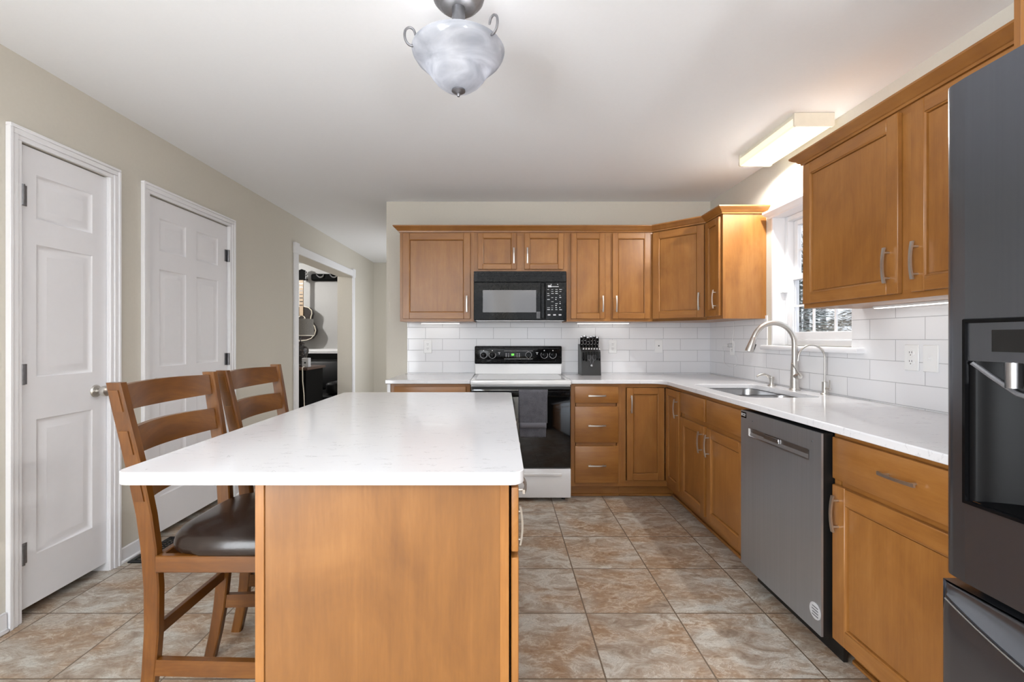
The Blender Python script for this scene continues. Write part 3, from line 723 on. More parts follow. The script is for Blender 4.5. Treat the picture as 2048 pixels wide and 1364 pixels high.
P().lathe([(0, 0), (0.021, 0), (0.021, 0.005), (0.0145, 0.010), (0.0145, 0.072), (0.007, 0.075), (0, 0.076)], (gx, gy, CT1), 20).build('base', 'nickel', r)
pts = [(gx, gy, CT1 + 0.07), (gx, gy, CT1 + 0.20)] + [(gx - 0.075 + 0.075 * math.cos(R(a)), gy, CT1 + 0.205 + 0.075 * math.sin(R(a))) for a in range(0, 171, 10)] + [(gx - 0.152, gy, CT1 + 0.19)]
P().tube(pts, 0.0052, 10).build('spout', 'nickel', r)
h = P(); h.tube([(gx, gy - 0.01, CT1 + 0.035), (gx + 0.006, gy - 0.036, CT1 + 0.035)], 0.0085, 12).tube([(gx + 0.005, gy - 0.03, CT1 + 0.035), (gx + 0.005, gy - 0.032, CT1 + 0.085)], [0.0035, 0.003], 8); h.build('lever', 'nickel', r)
r = thing('soap_dispenser', 'short brushed nickel soap pump on the sink rim', 'soap dispenser', (1.79, 3.06, CT1))
sx, sy = 1.79, 3.06
P().lathe([(0, 0), (0.024, 0), (0.024, 0.006), (0.014, 0.012), (0.012, 0.03), (0.018, 0.055), (0.018, 0.062), (0, 0.064)], (sx, sy, CT1), 20).build('base', 'nickel', r)
P().tube(smooth([(sx, sy, CT1 + 0.05), (sx - 0.02, sy, CT1 + 0.066), (sx - 0.05, sy, CT1 + 0.078), (sx - 0.08, sy, CT1 + 0.074), (sx - 0.10, sy, CT1 + 0.062)], 4), [0.011 - 0.006 * k / 16 for k in range(17)], 10).build('spout', 'nickel', r)

# ================================================================ STOVE
SX0, SX1 = -0.243, 0.520
r = thing('electric_stove', 'white freestanding electric stove with black oven door and control panel', 'stove', (0.139, 3.8, 0))
p = P(); p.box(SX0 + 0.003, SX1 - 0.003, 3.515, 4.13, 0.03, 0.885)
p.build('body', 'enamel', r)
p = P(); p.box(SX0, SX1, 3.475, 4.06, 0.8855, 0.920, bev=0.006, seg=2); p.build('cooktop', 'enamel', r)
P().box(SX0 + 0.035, SX1 - 0.035, 3.52, 4.03, 0.9205, 0.923, bev=0.001).build('glass_surface', 'cookglass', r)
p = P(); p.box(SX0, SX1, 4.05, 4.135, 0.9205, 1.02, bev=0.005).box(SX0 + 0.004, SX1 - 0.004, 4.055, 4.135, 1.02, 1.165, bev=0.004); p.build('backguard', 'enamel', r)
CPY = 4.035
cpn = P().box(SX0 - 0.002, SX1 + 0.002, CPY, 4.125, 1.012, 1.170, bev=0.010, seg=2)
cpn.box(SX0 + 0.012, SX1 - 0.012, CPY - 0.003, CPY, 1.146, 1.153).box(SX0 + 0.012, SX1 - 0.012, CPY - 0.003, CPY, 1.030, 1.034)
cpn = cpn.build('control_panel', 'black', r)
def cx_(q): return SX0 - 0.002 + (q - 88) / (1960 - 88) * (SX1 - SX0 + 0.004)
mk = P()
for q in (282, 468, 1580, 1765):
    X = cx_(q); Z = 1.092
    mk.tube([(X + 0.030 * math.sin(R(a)), CPY - 0.0015, Z - 0.030 * math.cos(R(a))) for a in range(-125, 126, 12)], 0.0012, 6)
    mk.box(X - 0.004, X + 0.004, CPY - 0.002, CPY, Z + 0.034, Z + 0.042)
for q in (615, 1425): mk.box(cx_(q) - 0.010, cx_(q) + 0.010, CPY - 0.002, CPY, 1.110, 1.114).box(cx_(q) - 0.002, cx_(q) + 0.003, CPY - 0.002, CPY, 1.096, 1.108)
for q in (765, 815, 1000, 1045):
    for k in range(4): mk.box(cx_(q) - 0.005, cx_(q) + 0.005, CPY - 0.002, CPY, 1.075 + k * 0.009, 1.078 + k * 0.009)
X = cx_(1245)
for a in range(-150, 151, 25): mk.box(X + 0.026 * math.sin(R(a)) - 0.0025, X + 0.026 * math.sin(R(a)) + 0.0025, CPY - 0.002, CPY, 1.092 + 0.026 * math.cos(R(a)) - 0.002, 1.092 + 0.026 * math.cos(R(a)) + 0.002)
for (a, b, c, d) in ((720, 1335, 1.1255, 1.127), (720, 1335, 1.056, 1.058)): mk.box(cx_(a), cx_(b), CPY - 0.0015, CPY, c, d)
mk.build('dial_marking', 'mark', cpn)
for q in (282, 468, 1245, 1580, 1765):
    X = cx_(q); k = P(); rr = 0.022 if q != 1245 else 0.02
    k.lathe([(rr, 0), (rr * 0.92, -0.018), (rr * 0.8, -0.02), (0, -0.02)], (X, CPY, 1.092), 20, 'Y')
    k.box(X - 0.004, X + 0.004, CPY - 0.026, CPY - 0.018, 1.092 - rr * 0.85, 1.092 + rr * 0.85, bev=0.002)
    kk = k.build('knob', 'black', r)
P().box(cx_(820), cx_(985), CPY - 0.002, CPY, 1.075, 1.112).build('display', 'blackmatte', cpn)
P().text('99', 0.024, Matrix.Translation((cx_(905), CPY - 0.0028, 1.092)) @ Matrix.Rotation(R(90), 4, 'X')).build('clock_digits', 'green', cpn)
p = P(); p.box(SX0 + 0.004, SX1 - 0.004, 3.478, 3.512, 0.256, 0.872, bev=0.006, seg=2)
od = p.build('oven_door', 'ovenglass', r)
p = P(); p.box(SX0 + 0.012, SX1 - 0.012, 3.428, 3.452, 0.800, 0.846, bev=0.010, seg=3).box(SX0 + 0.02, SX0 + 0.06, 3.45, 3.48, 0.806, 0.842, bev=0.004).box(SX1 - 0.06, SX1 - 0.02, 3.45, 3.48, 0.806, 0.842, bev=0.004)
p.build('handle', 'black', od)
p = P(); p.box(SX0 + 0.012, SX1 - 0.012, 3.474, 3.479, 0.851, 0.869, bev=0.002).build('door_trim', 'blackmatte', od)
p = P(); p.box(SX0 + 0.002, SX1 - 0.002, 3.480, 3.514, 0.030, 0.250, bev=0.006, seg=2).box(SX0 + 0.06, SX1 - 0.07, 3.472, 3.482, 0.196, 0.218, bev=0.005, seg=2)
p.build('storage_drawer', 'enamel', r)
for (a, b) in ((SX0 + 0.05, 3.55), (SX1 - 0.05, 3.55), (SX0 + 0.05, 4.08), (SX1 - 0.05, 4.08)): P().cyl((a, b, 0), 0.015, 0.03).build('foot', 'blackmatte', r)

# towel on the oven handle
def drape():
    p = P(); W_, x0 = 0.218, 0.120
    path = [(3.4625, 0.60), (3.4625, 0.70), (3.4620, 0.80), (3.461, 0.842), (3.4535, 0.853), (3.441, 0.856), (3.427, 0.853), (3.4195, 0.842), (3.4165, 0.80), (3.4175, 0.72), (3.419, 0.63), (3.420, 0.565), (3.421, 0.502)]
    def fn(off):
        def g(u, v):
            s = v * (len(path) - 1); i = min(int(s), len(path) - 2); f = s - i
            y = path[i][0] * (1 - f) + path[i + 1][0] * f; z = path[i][1] * (1 - f) + path[i + 1][1] * f
            low = max(0, (v - 0.55) / 0.45)
            xx = x0 + u * W_ + (0.010 * low * (1 - u) - 0.016 * low * u)
            yy = y + off * (1 if v < 0.42 else -1) - (0.004 * low * (1 + math.sin(u * 14 + v * 3)) if v > 0.5 else 0)
            return (xx, yy, z + off * (1 if 0.3 < v < 0.55 else 0))
        return g
    p.grid(fn(0.0), 24, 60)
    o = p.build('dish_towel', 'towel', None, (0.229, 3.44, 0.85))
    m = o.modifiers.new('thick', 'SOLIDIFY'); m.thickness = 0.005; m.offset = 1
    b = P().grid(lambda u, v: (x0 + 0.0075 + u * (W_ - 0.0195), 3.4105 - 0.004 * (0.7 + 0.3 * math.sin(u * 14)), 0.612 - v * 0.040), 12, 2)
    bb = b.build('woven_band', 'towelband', o)
    m = bb.modifiers.new('thick', 'SOLIDIFY'); m.thickness = 0.003; m.offset = 0
    tag(bb, 'flat woven band across the towel')
    return tag(o, 'charcoal grey terry towel hanging from the oven door handle', 'towel')
drape()

# ================================================================ MICROWAVE
r = thing('microwave', 'black over range microwave with grey window below short cabinet', 'microwave', (0.143, 3.95, 1.39))
MX0, MX1, MY = -0.236, 0.522, 3.765
p = P(); p.box(MX0, MX1, MY + 0.02, YB - 0.01, 1.385, 1.7895); p.build('body', 'blackmatte', r)
p = P(); p.box(MX0, MX1, MY, MY + 0.02, 1.700, 1.786, bev=0.002)
for k in range(5): p.box(MX0 + 0.03, MX1 - 0.025, MY - 0.006, MY, 1.713 + k * 0.0135, 1.720 + k * 0.0135, bev=0.001)
p.build('vent_grille', 'black', r)
dr = P().box(MX0, 0.347, MY, MY + 0.02, 1.389, 1.697, bev=0.004).build('door', 'black', r)
P().box(-0.161, 0.275, MY - 0.0015, MY + 0.001, 1.450, 1.632).build('window', 'mwindow', dr)
p = P(); p.box(0.3126, 0.343, MY - 0.022, MY - 0.010, 1.400, 1.690, bev=0.004).box(0.3126, 0.343, MY - 0.012, MY, 1.400, 1.43).box(0.3126, 0.343, MY - 0.012, MY, 1.66, 1.69); p.build('handle', 'black', dr)
P().box(0.279, 0.309, MY - 0.0012, MY, 1.400, 1.455).build('sticker', 'gray', dr)['label'] = 'small grey sticker'
cp_ = P().box(0.351, MX1, MY, MY + 0.02, 1.389, 1.697, bev=0.003).build('control_panel', 'black', r)
b = P()
rr_ = random.Random(3)
b.box(0.372, 0.40, MY - 0.001, MY, 1.655, 1.672).box(0.40, 0.46, MY - 0.001, MY, 1.658, 1.663).box(0.395, 0.402, MY - 0.001, MY, 1.676, 1.682).box(0.447, 0.455, MY - 0.001, MY, 1.676, 1.682)
for j in range(11):
    for k in range(4):
        z = 1.635 - j * 0.0165; x = 0.366 + k * 0.033
        if rr_.random() < 0.82: b.box(x, x + rr_.uniform(0.008, 0.022), MY - 0.001, MY, z, z + rr_.uniform(0.002, 0.006))
for k in range(3): b.box(0.370 + k * 0.045, 0.392 + k * 0.045, MY - 0.001, MY, 1.424, 1.434)
b.build('button_print', 'mark', cp_)
P().box(MX0 + 0.02, MX1 - 0.02, MY + 0.01, YB - 0.02, 1.3795, 1.3848).build('underside', 'lightgray', r)

# ================================================================ KNIFE BLOCK
r = thing('knife_block', 'charcoal knife block full of black handled knives right of the stove', 'knife block', (0.76, 4.03, CT1))
kx0, kx1, ky0, ky1 = 0.677, 0.842, 3.93, 4.125
p = P().prism([(ky0, CT1), (ky1, CT1), (ky1 + 0.005, CT1 + 0.265), (ky1 - 0.05, CT1 + 0.262), (ky0 + 0.02, CT1 + 0.205)], kx0, kx1, axis='X')
p.build('block', 'knifeblock', r)
dirv = Vector((0, -0.25, 0.97)).normalized()
for row, (n, y, zb, L, rad) in enumerate(((6, ky0 + 0.10, CT1 + 0.235, 0.10, 0.0105), (7, ky0 - 0.010, CT1 + 0.212, -0.085, 0.0078))):
    for k in range(n):
        x = kx0 + 0.014 + (kx1 - kx0 - 0.028) * k / (n - 1); b0 = Vector((x, y, zb)); ll = L * (1 + 0.08 * math.sin(k * 2.1)); dirv = Vector((0, -0.25, 0.97)).normalized() if row == 0 else Vector((0, 0.02, 0.9998))
        if row == 1 and k in (2, 3, 4): ll = L * 0.42
        h = P().tube([b0 - dirv * 0.01, b0 + dirv * ll * 0.25, b0 + dirv * ll * 0.7, b0 + dirv * ll * 0.95, b0 + dirv * ll], [rad * 0.8, rad * 0.9, rad, rad, rad * 0.6], 8, flat=1.25 if row == 0 else 1.0)
        ho = tag(h.build('knife', 'black', None, tuple(b0)), ('black handled knife, %s from the left in the block\'s upper row' % ['first', 'second', 'third', 'fourth', 'fifth', 'sixth'][k]) if row == 0 else 'short black steak knife with silver end in the front row of the knife block', 'knife', 'knives in the upper row of the block' if row == 0 else 'steak knives in the front row of the block')
        if row == 0:
            P().tube([b0 + dirv * ll * 0.96, b0 + dirv * (ll + 0.006)], [rad * 0.95, rad * 0.7], 8, flat=1.25).build('end_cap', 'steel', ho)
            for s in (0.3, 0.62):
                c = b0 + dirv * ll * s + Vector((0, -rad * 1.25, 0)); P().lathe([(0.0035, 0.002), (0.0035, -0.0015), (0, -0.0018)], tuple(c), 8, 'Y').build('rivet', 'steel', ho)
        else:
            P().tube([b0 + dirv * 0.0105, b0 + dirv * 0.018, b0 + dirv * 0.024], [rad * 1.0, rad * 1.0, rad * 0.55], 8).build('bolster', 'steel', ho)
sc = thing('scissors', 'kitchen scissors with ring handles held on the knife block front', 'scissors', (0.76, ky0 - 0.006, CT1 + 0.16))
for s in (-1, 1):
    q = P(); cxs, czs = 0.762 + s * 0.022, CT1 + 0.155
    pts = [(cxs + 0.015 * math.cos(R(a)), ky0 - 0.004, czs + 0.024 * math.sin(R(a))) for a in range(0, 361, 20)]
    q.tube(pts, 0.0028, 6); q.tube([(cxs - s * 0.006, ky0 - 0.004, czs - 0.022), (0.762 + s * 0.004, ky0 - 0.004, czs - 0.062)], 0.003, 6)
    q.build('handle', 'gray', sc)
P().lathe([(0.010, 0.004), (0.010, -0.002), (0, -0.003)], (0.762, ky0 - 0.004, CT1 + 0.085), 14, 'Y').build('pivot', 'steel', sc)

# ================================================================ OUTLETS
def outlet(name, label, T, kind='duplex', group='wall plates on the white tile'):
    r = thing(name, label, 'outlet', tuple(T @ Vector((0, 0, 0))), group)
    P(T).box(-0.037, 0.037, -0.006, -0.0005, -0.059, 0.059, bev=0.003).build('plate', 'plastic', r)
    if kind == 'duplex':
        for s in (-1, 1):
            q = P(T).lathe([(0.0165, -0.006), (0.016, -0.0085), (0, -0.0085)], (0, 0, s * 0.02), 18, 'Y'); f = q.build('socket', 'plastic', r)
            k = P(T)
            for d in (-0.006, 0.006): k.box(d - 0.0012, d + 0.0012, -0.0092, -0.0084, s * 0.02 + 0.001, s * 0.02 + 0.009)
            k.lathe([(0.0024, -0.0084), (0.0024, -0.0092), (0, -0.0092)], (0, 0, s * 0.02 - 0.007), 10, 'Y'); k.build('slot', 'gray', f)
    elif kind == 'jack':
        P(T).lathe([(0.006, -0.006), (0.006, -0.012), (0, -0.012)], (0, 0, 0.005), 12, 'Y').build('jack', 'gray', r)
    else:
        P(T).box(-0.005, 0.005, -0.0075, -0.006, -0.012, 0.012).box(-0.0035, 0.0035, -0.017, -0.007, -0.002, 0.006, bev=0.001).build('toggle', 'plastic', r)
    return r
Yp = YB - 0.008
outlet('outlet', 'white duplex outlet on the tile left of the stove', TR(-0.672, Yp, 1.163))
outlet('outlet', 'white duplex outlet on the tile right of the knife block', TR(0.992, Yp, 1.163))
outlet('cable_plate', 'white plate with a single round jack on the corner tile', TR(1.405, Yp, 1.165), 'jack')
Xp = XR - 0.008
outlet('outlet', 'white outlet with a charger plugged in near the corner', TR(Xp, 3.73, 1.16, -90))
outlet('outlet', 'white duplex outlet near the refrigerator', TR(Xp, 2.095, 1.150, -90))
outlet('light_switch', 'white toggle switch plate close to the refrigerator', TR(Xp, 2.002, 1.150, -90), 'toggle')
# charger with looped cord
r = thing('charger', 'white charger with a looped thin cord on the corner tile', 'charger', (Xp, 3.74, 1.16))
P().box(Xp - 0.040, Xp - 0.0087, 3.715, 3.745, 1.165, 1.195, bev=0.004).build('plug', 'lightgray', r)
xx = Xp - 0.006
P().tube(smooth([(Xp - 0.038, 3.73, 1.18), (Xp - 0.055, 3.76, 1.178), (Xp - 0.05, 3.80, 1.16), (xx - 0.02, 3.83, 1.12), (xx - 0.006, 3.86, 1.07), (xx - 0.004, 3.85, 1.03), (xx, 3.78, 1.005), (xx, 3.70, 1.01), (xx, 3.65, 1.04), (xx, 3.66, 1.09), (xx - 0.004, 3.69, 1.14), (xx - 0.01, 3.70, 1.22), (xx - 0.004, 3.69, 1.30), (xx - 0.004, 3.70, 1.376)], 4), 0.0018, 6).build('cord', 'plastic', r)

# under cabinet light bars
def ledbar(label, x0, x1, y0, y1, z):
    r = thing('under_cabinet_light', label, 'light', ((x0 + x1) / 2, (y0 + y1) / 2, z), 'light bars under the wall cabinets')
    P().box(x0, x1, y0, y1, z - 0.010, z - 0.0005).build('housing', 'plastic', r)
    P().box(x0 + 0.004, x1 - 0.004, y0 + 0.004, y1 - 0.004, z - 0.0125, z - 0.0102).build('diffuser', 'ledbar', r)
ledbar('thin white light bar under the wall cabinet left of the microwave', -0.72, -0.38, 4.06, 4.09, UZ0)
ledbar('thin white light bar under the double wall cabinet', 0.66, 1.12, 4.06, 4.09, UZ0)
ledbar('thin white light bar under the wall cabinet by the refrigerator', 1.77, 1.80, 1.35, 2.20, NZ0)

# ================================================================ DISHWASHER
r = thing('dishwasher', 'dark stainless dishwasher with pocket handle between sink and end cabinet', 'dishwasher', (1.5, 2.05, 0))
DY0, DY1, DX = 1.7535, 2.3435, 1.215
T = TR(DX, DY1, 0, -90); w = DY1 - DY0     # local front plane y=0
p = P(T); p.box(0.004, w - 0.003, 0.045, 0.60, 0.12, 0.862).box(0.002, w - 0.001, 0.008, 0.045, 0.10, 0.876)
p.build('body', 'blackmatte', r)
u0, u1, v0, v1 = 0.072, 0.518, 0.757, 0.797
p = P(T); d = 0.008
p.box(0, u0, 0, d, 0.10, 0.875).box(u1, w, 0, d, 0.10, 0.875).box(u0, u1, 0, d, 0.10, v0).box(u0, u1, 0, d, v1, 0.875)
dd = p.build('door', 'dwsteel', r)
q = P(T)
def ring(s, y, lo=0): return [(u0 + s, y, v0 + s + lo), (u1 - s, y, v0 + s + lo), (u1 - s, y, v1 - s), (u0 + s, y, v1 - s)]
q.rings([ring(-0.002, -0.001), ring(0.001, -0.001), ring(0.003, 0.004), ring(0.004, 0.0075, 0.014)], True, False, False); q.add(ring(0.004, 0.0075, 0.014), [(0, 1, 2, 3)])
q.box(0.20, 0.315, -0.0005, 0.007, 0.772, 0.793, bev=0.002)
q.build('pocket_handle', 'steel', dd)
P(T).box(0.004, 0.052, -0.0012, -0.0001, 0.840, 0.868).build('badge', 'black', dd)
b = P(T).box(0.008, 0.018, -0.0018, -0.0011, 0.848, 0.862); b.box(0.022, 0.046, -0.0018, -0.0011, 0.856, 0.861).box(0.022, 0.044, -0.0018, -0.0011, 0.848, 0.852); b.build('badge_print', 'lightgray', dd)
P(T).lathe([(0.032, -0.0001), (0.032, -0.001), (0, -0.001)], (0.566 - 0.01, 0, 0.180), 28, 'Y').build('sticker', 'lightgray', dd)['label'] = 'round silver sticker'
b = P(T)
for k in range(4): b.box(0.556 - 0.018 + 0.003 * (k % 2), 0.556 + 0.018, -0.0016, -0.0009, 0.160 + k * 0.011, 0.164 + k * 0.011)
b.build('sticker_print', 'gray', dd)
for uu in (0.02 + 0.09, 0.54): P(T).lathe([(0.003, -0.0001), (0.003, -0.002), (0, -0.002)], (uu, 0, 0.835), 10, 'Y').build('screw', 'gray', dd)
P(T).box(0.0, w + 0.001, 0.085, 0.10, 0.004, 0.10).box(0.004, w - 0.004, 0.03, 0.085, 0.09, 0.10).build('toe_kick', 'blackmatte', r)

# ================================================================ REFRIGERATOR
r = thing('refrigerator', 'black stainless french door refrigerator with water dispenser', 'refrigerator', (1.4, 0.58, 0))
FX, FY1, FY0, FH = 0.965, 1.020, 0.11, 1.785
p = P(); p.box(FX + 0.085, XR - 0.02, FY0 + 0.01, FY1 - 0.01, 0.02, FH - 0.02); p.build('body', 'blackmatte', r)
# left door (far side): outline in plan with rounded far edge, hole for dispenser
T = TR(FX, FY1, 0, -90)      # local x = distance from far edge towards camera, local y = depth
def door_front(u0, u1, z0, z1, name, far_round, holes=None):
    p = P(T)
    rad = 0.026
    plan = []
    if far_round: plan += [(u0, 0.075), (u0, rad + 0.008)] + [(u0 + rad - rad * math.cos(R(a)), 0.008 + rad - rad * math.sin(R(a))) for a in range(10, 91, 10)]
    else: plan += [(u0, 0.075), (u0, 0.012), (u0 + 0.006, 0.006)]
    plan2 = [(q[0], q[1] - 0.008 * (q[0] - u0) / (u1 - u0)) for q in plan]
    return p, plan2
DU = 0.452; HU0, HU1, HZ0, HZ1 = 0.057, 0.33, 0.896, 1.278
p = P(T); FZ = 0.728
edge = [(0.0, 0.078), (0.0, 0.034)] + [(0.030 - 0.030 * math.cos(R(a)), 0.036 - 0.030 * math.sin(R(a)) - 0.0) for a in (15, 30, 45, 60, 75, 90)] + [(HU0, 0.003)]
def strip(plan, za, zb, smooth=True):
    n = len(plan); vs_ = [(a, b, za) for a, b in plan] + [(a, b, zb) for a, b in plan]
    p.add(vs_, [(i, i + 1, i + 1 + n, i + n) for i in range(n - 1)], smooth)
strip(edge, FZ, FH)
right = [(HU1, 0.0), (DU - 0.006, 0.0), (DU, 0.006), (DU, 0.078)]
strip(right, FZ, FH, False)
strip([(HU0, 0.003), (HU1, 0.0)], FZ, HZ0, False); strip([(HU0, 0.003), (HU1, 0.0)], HZ1, FH, False)
cap = edge + right
p.add([(a, b, FH) for a, b in cap], [tuple(range(len(cap)))]); p.add([(a, b, FZ) for a, b in cap], [tuple(reversed(range(len(cap))))])
ld = p.build('door', 'fridge', r)
# dispenser set in the door opening
q = P(T); a, b, c, e = HU0, HU1, HZ0, HZ1
def rg(s, y): return [(a + s, y, c + s), (b - s, y, c + s), (b - s, y, e - s), (a + s, y, e - s)]
q.rings([rg(-0.002, 0.003), rg(0.0, -0.003), rg(0.006, -0.003), rg(0.008, 0.003)], True, False, False)
ds = q.build('dispenser', 'black', ld)
q = P(T); zt = e - 0.085
q.box(a + 0.007, b - 0.007, 0.0015, 0.03, zt, e - 0.007); q.build('fascia', 'fridge', ds)
P(T).box(a + 0.055, b - 0.055, 0.0005, 0.0016, zt + 0.02, e - 0.022).build('touch_panel', 'blackmatte', ds)
q = P(T)
def cav(u, v):
    x = a + 0.008 + u * (b - a - 0.016); z = c + 0.008 + v * (zt - c - 0.008)
    s = min(u, 1 - u) * (b - a); dpt = 0.004 + 0.062 * min(1, max(0, (s - 0.012) / 0.07)) ** 0.7
    return (x, dpt, z)
q.grid(cav, 40, 4); q.add([(a + 0.008, 0.004, c + 0.008), (b - 0.008, 0.004, c + 0.008), (b - 0.008, 0.068, c + 0.02), (a + 0.008, 0.068, c + 0.02)], [(0, 1, 2, 3)])
q.build('alcove', 'alcove', ds)
q = P(T); um = (a + b) / 2
q.tube([(a + 0.012, 0.006, zt - 0.004), (a + 0.035, 0.02, zt - 0.03), (a + 0.07, 0.035, zt - 0.062), (um, 0.042, zt - 0.078), (b - 0.07, 0.035, zt - 0.062), (b - 0.035, 0.02, zt - 0.03), (b - 0.012, 0.006, zt - 0.004)], 0.005, 8)
q.build('hood_trim', 'gray', ds)
P(T).tube([(a + 0.075, 0.022, zt + 0.0), (a + 0.075, 0.022, zt - 0.05)], [0.013, 0.012], 14).build('nozzle', 'steel', ds)
# right door and freezer drawer
p = P(T); p.box(DU + 0.006, FY1 - FY0, 0.0, 0.078, FZ, FH, bev=0.006, seg=2); p.build('door', 'fridge', r)
for uu in (DU - 0.045, DU + 0.05):
    q = P(T); q.tube([(uu, 0.0, 0.86), (uu, -0.05, 0.86), (uu, -0.055, 0.90), (uu, -0.055, 1.55), (uu, -0.05, 1.59), (uu, 0.0, 1.59)], 0.011, 10); q.build('handle', 'fridge', r)
p = P(T); LW = FY1 - FY0; zl, zh = 0.06, 0.708
def zc(u): return 0.682 - 0.095 * (1 - (2 * u - 1) ** 2) ** 0.9
def frz(u, v):
    x = u * LW; zcv = zc(u)
    if v < 0.6: z = zl + (zcv - zl) * v / 0.6; y = 0.0
    elif v < 0.64: z = zcv + 0.006; y = 0.004
    else:
        f = (v - 0.64) / 0.36; z = zcv + 0.006 + (zh - zcv - 0.006) * f
        dep = 0.045 * (1 - (2 * u - 1) ** 2) ** 0.6
        y = 0.004 + dep * math.sin(math.pi * (1 - f) ** 0.6) * 0.9
    ex = min(1, min(u, 1 - u) / 0.02); y += 0.012 * (1 - ex) ** 2
    return (x, y, z)
p.grid(frz, 60, 25)
p.add([(0, 0.012, zh), (LW, 0.012, zh), (LW, 0.078, zh), (0, 0.078, zh), (0, 0.012, zl), (LW, 0.012, zl), (LW, 0.078, zl), (0, 0.078, zl)], [(0, 1, 2, 3), (7, 6, 5, 4), (0, 3, 7, 4), (1, 5, 6, 2), (3, 2, 6, 7)])
fd = p.build('freezer_drawer', 'fridge', r)
P(T).tube([(LW * u, -0.001, zc(u) + 0.002) for u in [0.02 + 0.96 * i / 40 for i in range(41)]], 0.0022, 6).build('handle_lip', 'steel', fd)
P().box(FX + 0.08, XR - 0.05, FY0 + 0.03, FY1 - 0.03, 0.0, 0.02).build('base', 'blackmatte', r)

# ================================================================ ISLAND
r = thing('kitchen_island', 'maple kitchen island base with plain end panel and side drawers', 'island', (-0.29, 1.9, 0))
IX0, IX1, IY0, IY1 = -0.605, 0.016, 1.128, 2.655
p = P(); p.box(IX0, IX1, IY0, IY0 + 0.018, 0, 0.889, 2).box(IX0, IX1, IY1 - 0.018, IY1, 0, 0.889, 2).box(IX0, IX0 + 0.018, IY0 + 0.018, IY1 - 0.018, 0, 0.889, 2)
p.build('body', 'maple_toned_down', r)
for xa in (IX0, IX1 - 0.022): P().box(xa, xa + 0.022, IY0 - 0.004, IY0 - 0.0002, 0, 0.889, 2, 0.001).build('corner_strip', 'maple', r)
T = TR(IX1 - 0.018, IY0 + 0.018, 0, 90); w = IY1 - IY0 - 0.036; c3 = w / 3
p = P(T)
for (a, b, c, d, g) in frame_of(w, 0.10, 0.889, (c3, 2 * c3), e=0.035): p.box(a, b, 0, 0.018, c, d, g)
for k in range(3): p.box(k * c3 + 0.035, (k + 1) * c3 - 0.035, 0, 0.018, 0.66, 0.70, 0)
p.box(0, w, 0.07, 0.085, 0, 0.10, 0).box(0, w, 0.018, 0.59, 0.10, 0.118, 0)
p.build('face_frame', 'maple', r)
T2 = TR(IX1, IY0 + 0.018, 0, 90) @ Matrix.Translation((0, -0.004, 0))
for k in range(3):
    a, b = k * c3 + (-0.012 if k == 0 else 0.012), (k + 1) * c3 - 0.012
    slab(r, T2, a, b, 0.712, 0.872, ((a + b) / 2, 0.80))
    shaker(r, T2, a, b, 0.118, 0.698, (b - 0.035, 0.590))
for k in range(2): pass
io = slab_top('island_countertop', 'big white quartz island worktop with rounded corners', rrect(-0.930, 0.052, 1.094, 2.715, 0.035), 0.8895, 0.92, (), (-0.44, 1.9, 0.8895), 0.005)

# ================================================================ STOOLS
CH = (-0.90, 1.62, 0)
st1 = thing('counter_stool', 'ladder back wooden stool with brown leather seat nearest the camera', 'stool', CH, 'counter stools along the island')
prof = [(1.107, -1.157, 1.378, 1.817, 0.044), (1.03, -1.144, 1.384, 1.815, 0.047), (0.93, -1.126, 1.392, 1.811, 0.049), (0.80, -1.104, 1.402, 1.806, 0.050), (0.70, -1.091, 1.411, 1.803, 0.050), (0.60, -1.083, 1.418, 1.800, 0.050), (0.47, -1.080, 1.426, 1.796, 0.049), (0.33, -1.084, 1.431, 1.792, 0.047), (0.20, -1.096, 1.435, 1.789, 0.045), (0.10, -1.112, 1.438, 1.787, 0.042), (0.0, -1.134, 1.440, 1.785, 0.040)]
def sect(x, y, z, wx, wy, c=0.004):
    a, b = wx / 2, wy / 2
    return [(x - a + c, y - b, z), (x + a - c, y - b, z), (x + a, y - b + c, z), (x + a, y + b - c, z), (x + a - c, y + b, z), (x - a + c, y + b, z), (x - a, y + b - c, z), (x - a, y - b + c, z)]
def lerp_post(z, k):
    for i in range(len(prof) - 1):
        if prof[i][0] >= z >= prof[i + 1][0]:
            f = (prof[i][0] - z) / (prof[i][0] - prof[i + 1][0]); return prof[i][1] * (1 - f) + prof[i + 1][1] * f, prof[i][k] * (1 - f) + prof[i + 1][k] * f
    return prof[0][1], prof[0][k]
for k in (2, 3):
    p = P(); p.rings([sect(q[1], q[k], q[0], q[4], 0.030) for q in prof], True, True, False, 2)
    o = p.build('back_post', 'chairwood', st1)
    for (za, zb) in ((1.085, 1.02), (0.962, 0.890), (0.818, 0.745)):
        xa, ya = lerp_post(za, k); xb, yb = lerp_post(zb, k); s = -1 if k == 2 else 1
        e = 0.0155
        pl = P().rings([[(x - 0.015, y + s * (e - 0.003), z), (x + 0.015, y + s * (e - 0.003), z), (x + 0.0135, y + s * (e + 0.003), z), (x - 0.0135, y + s * (e + 0.003), z)] for x, y, z in ((xa, ya, za), (xb, yb, zb))], True, True, False)
        pl.build('tenon_plate', 'chairwood', o)
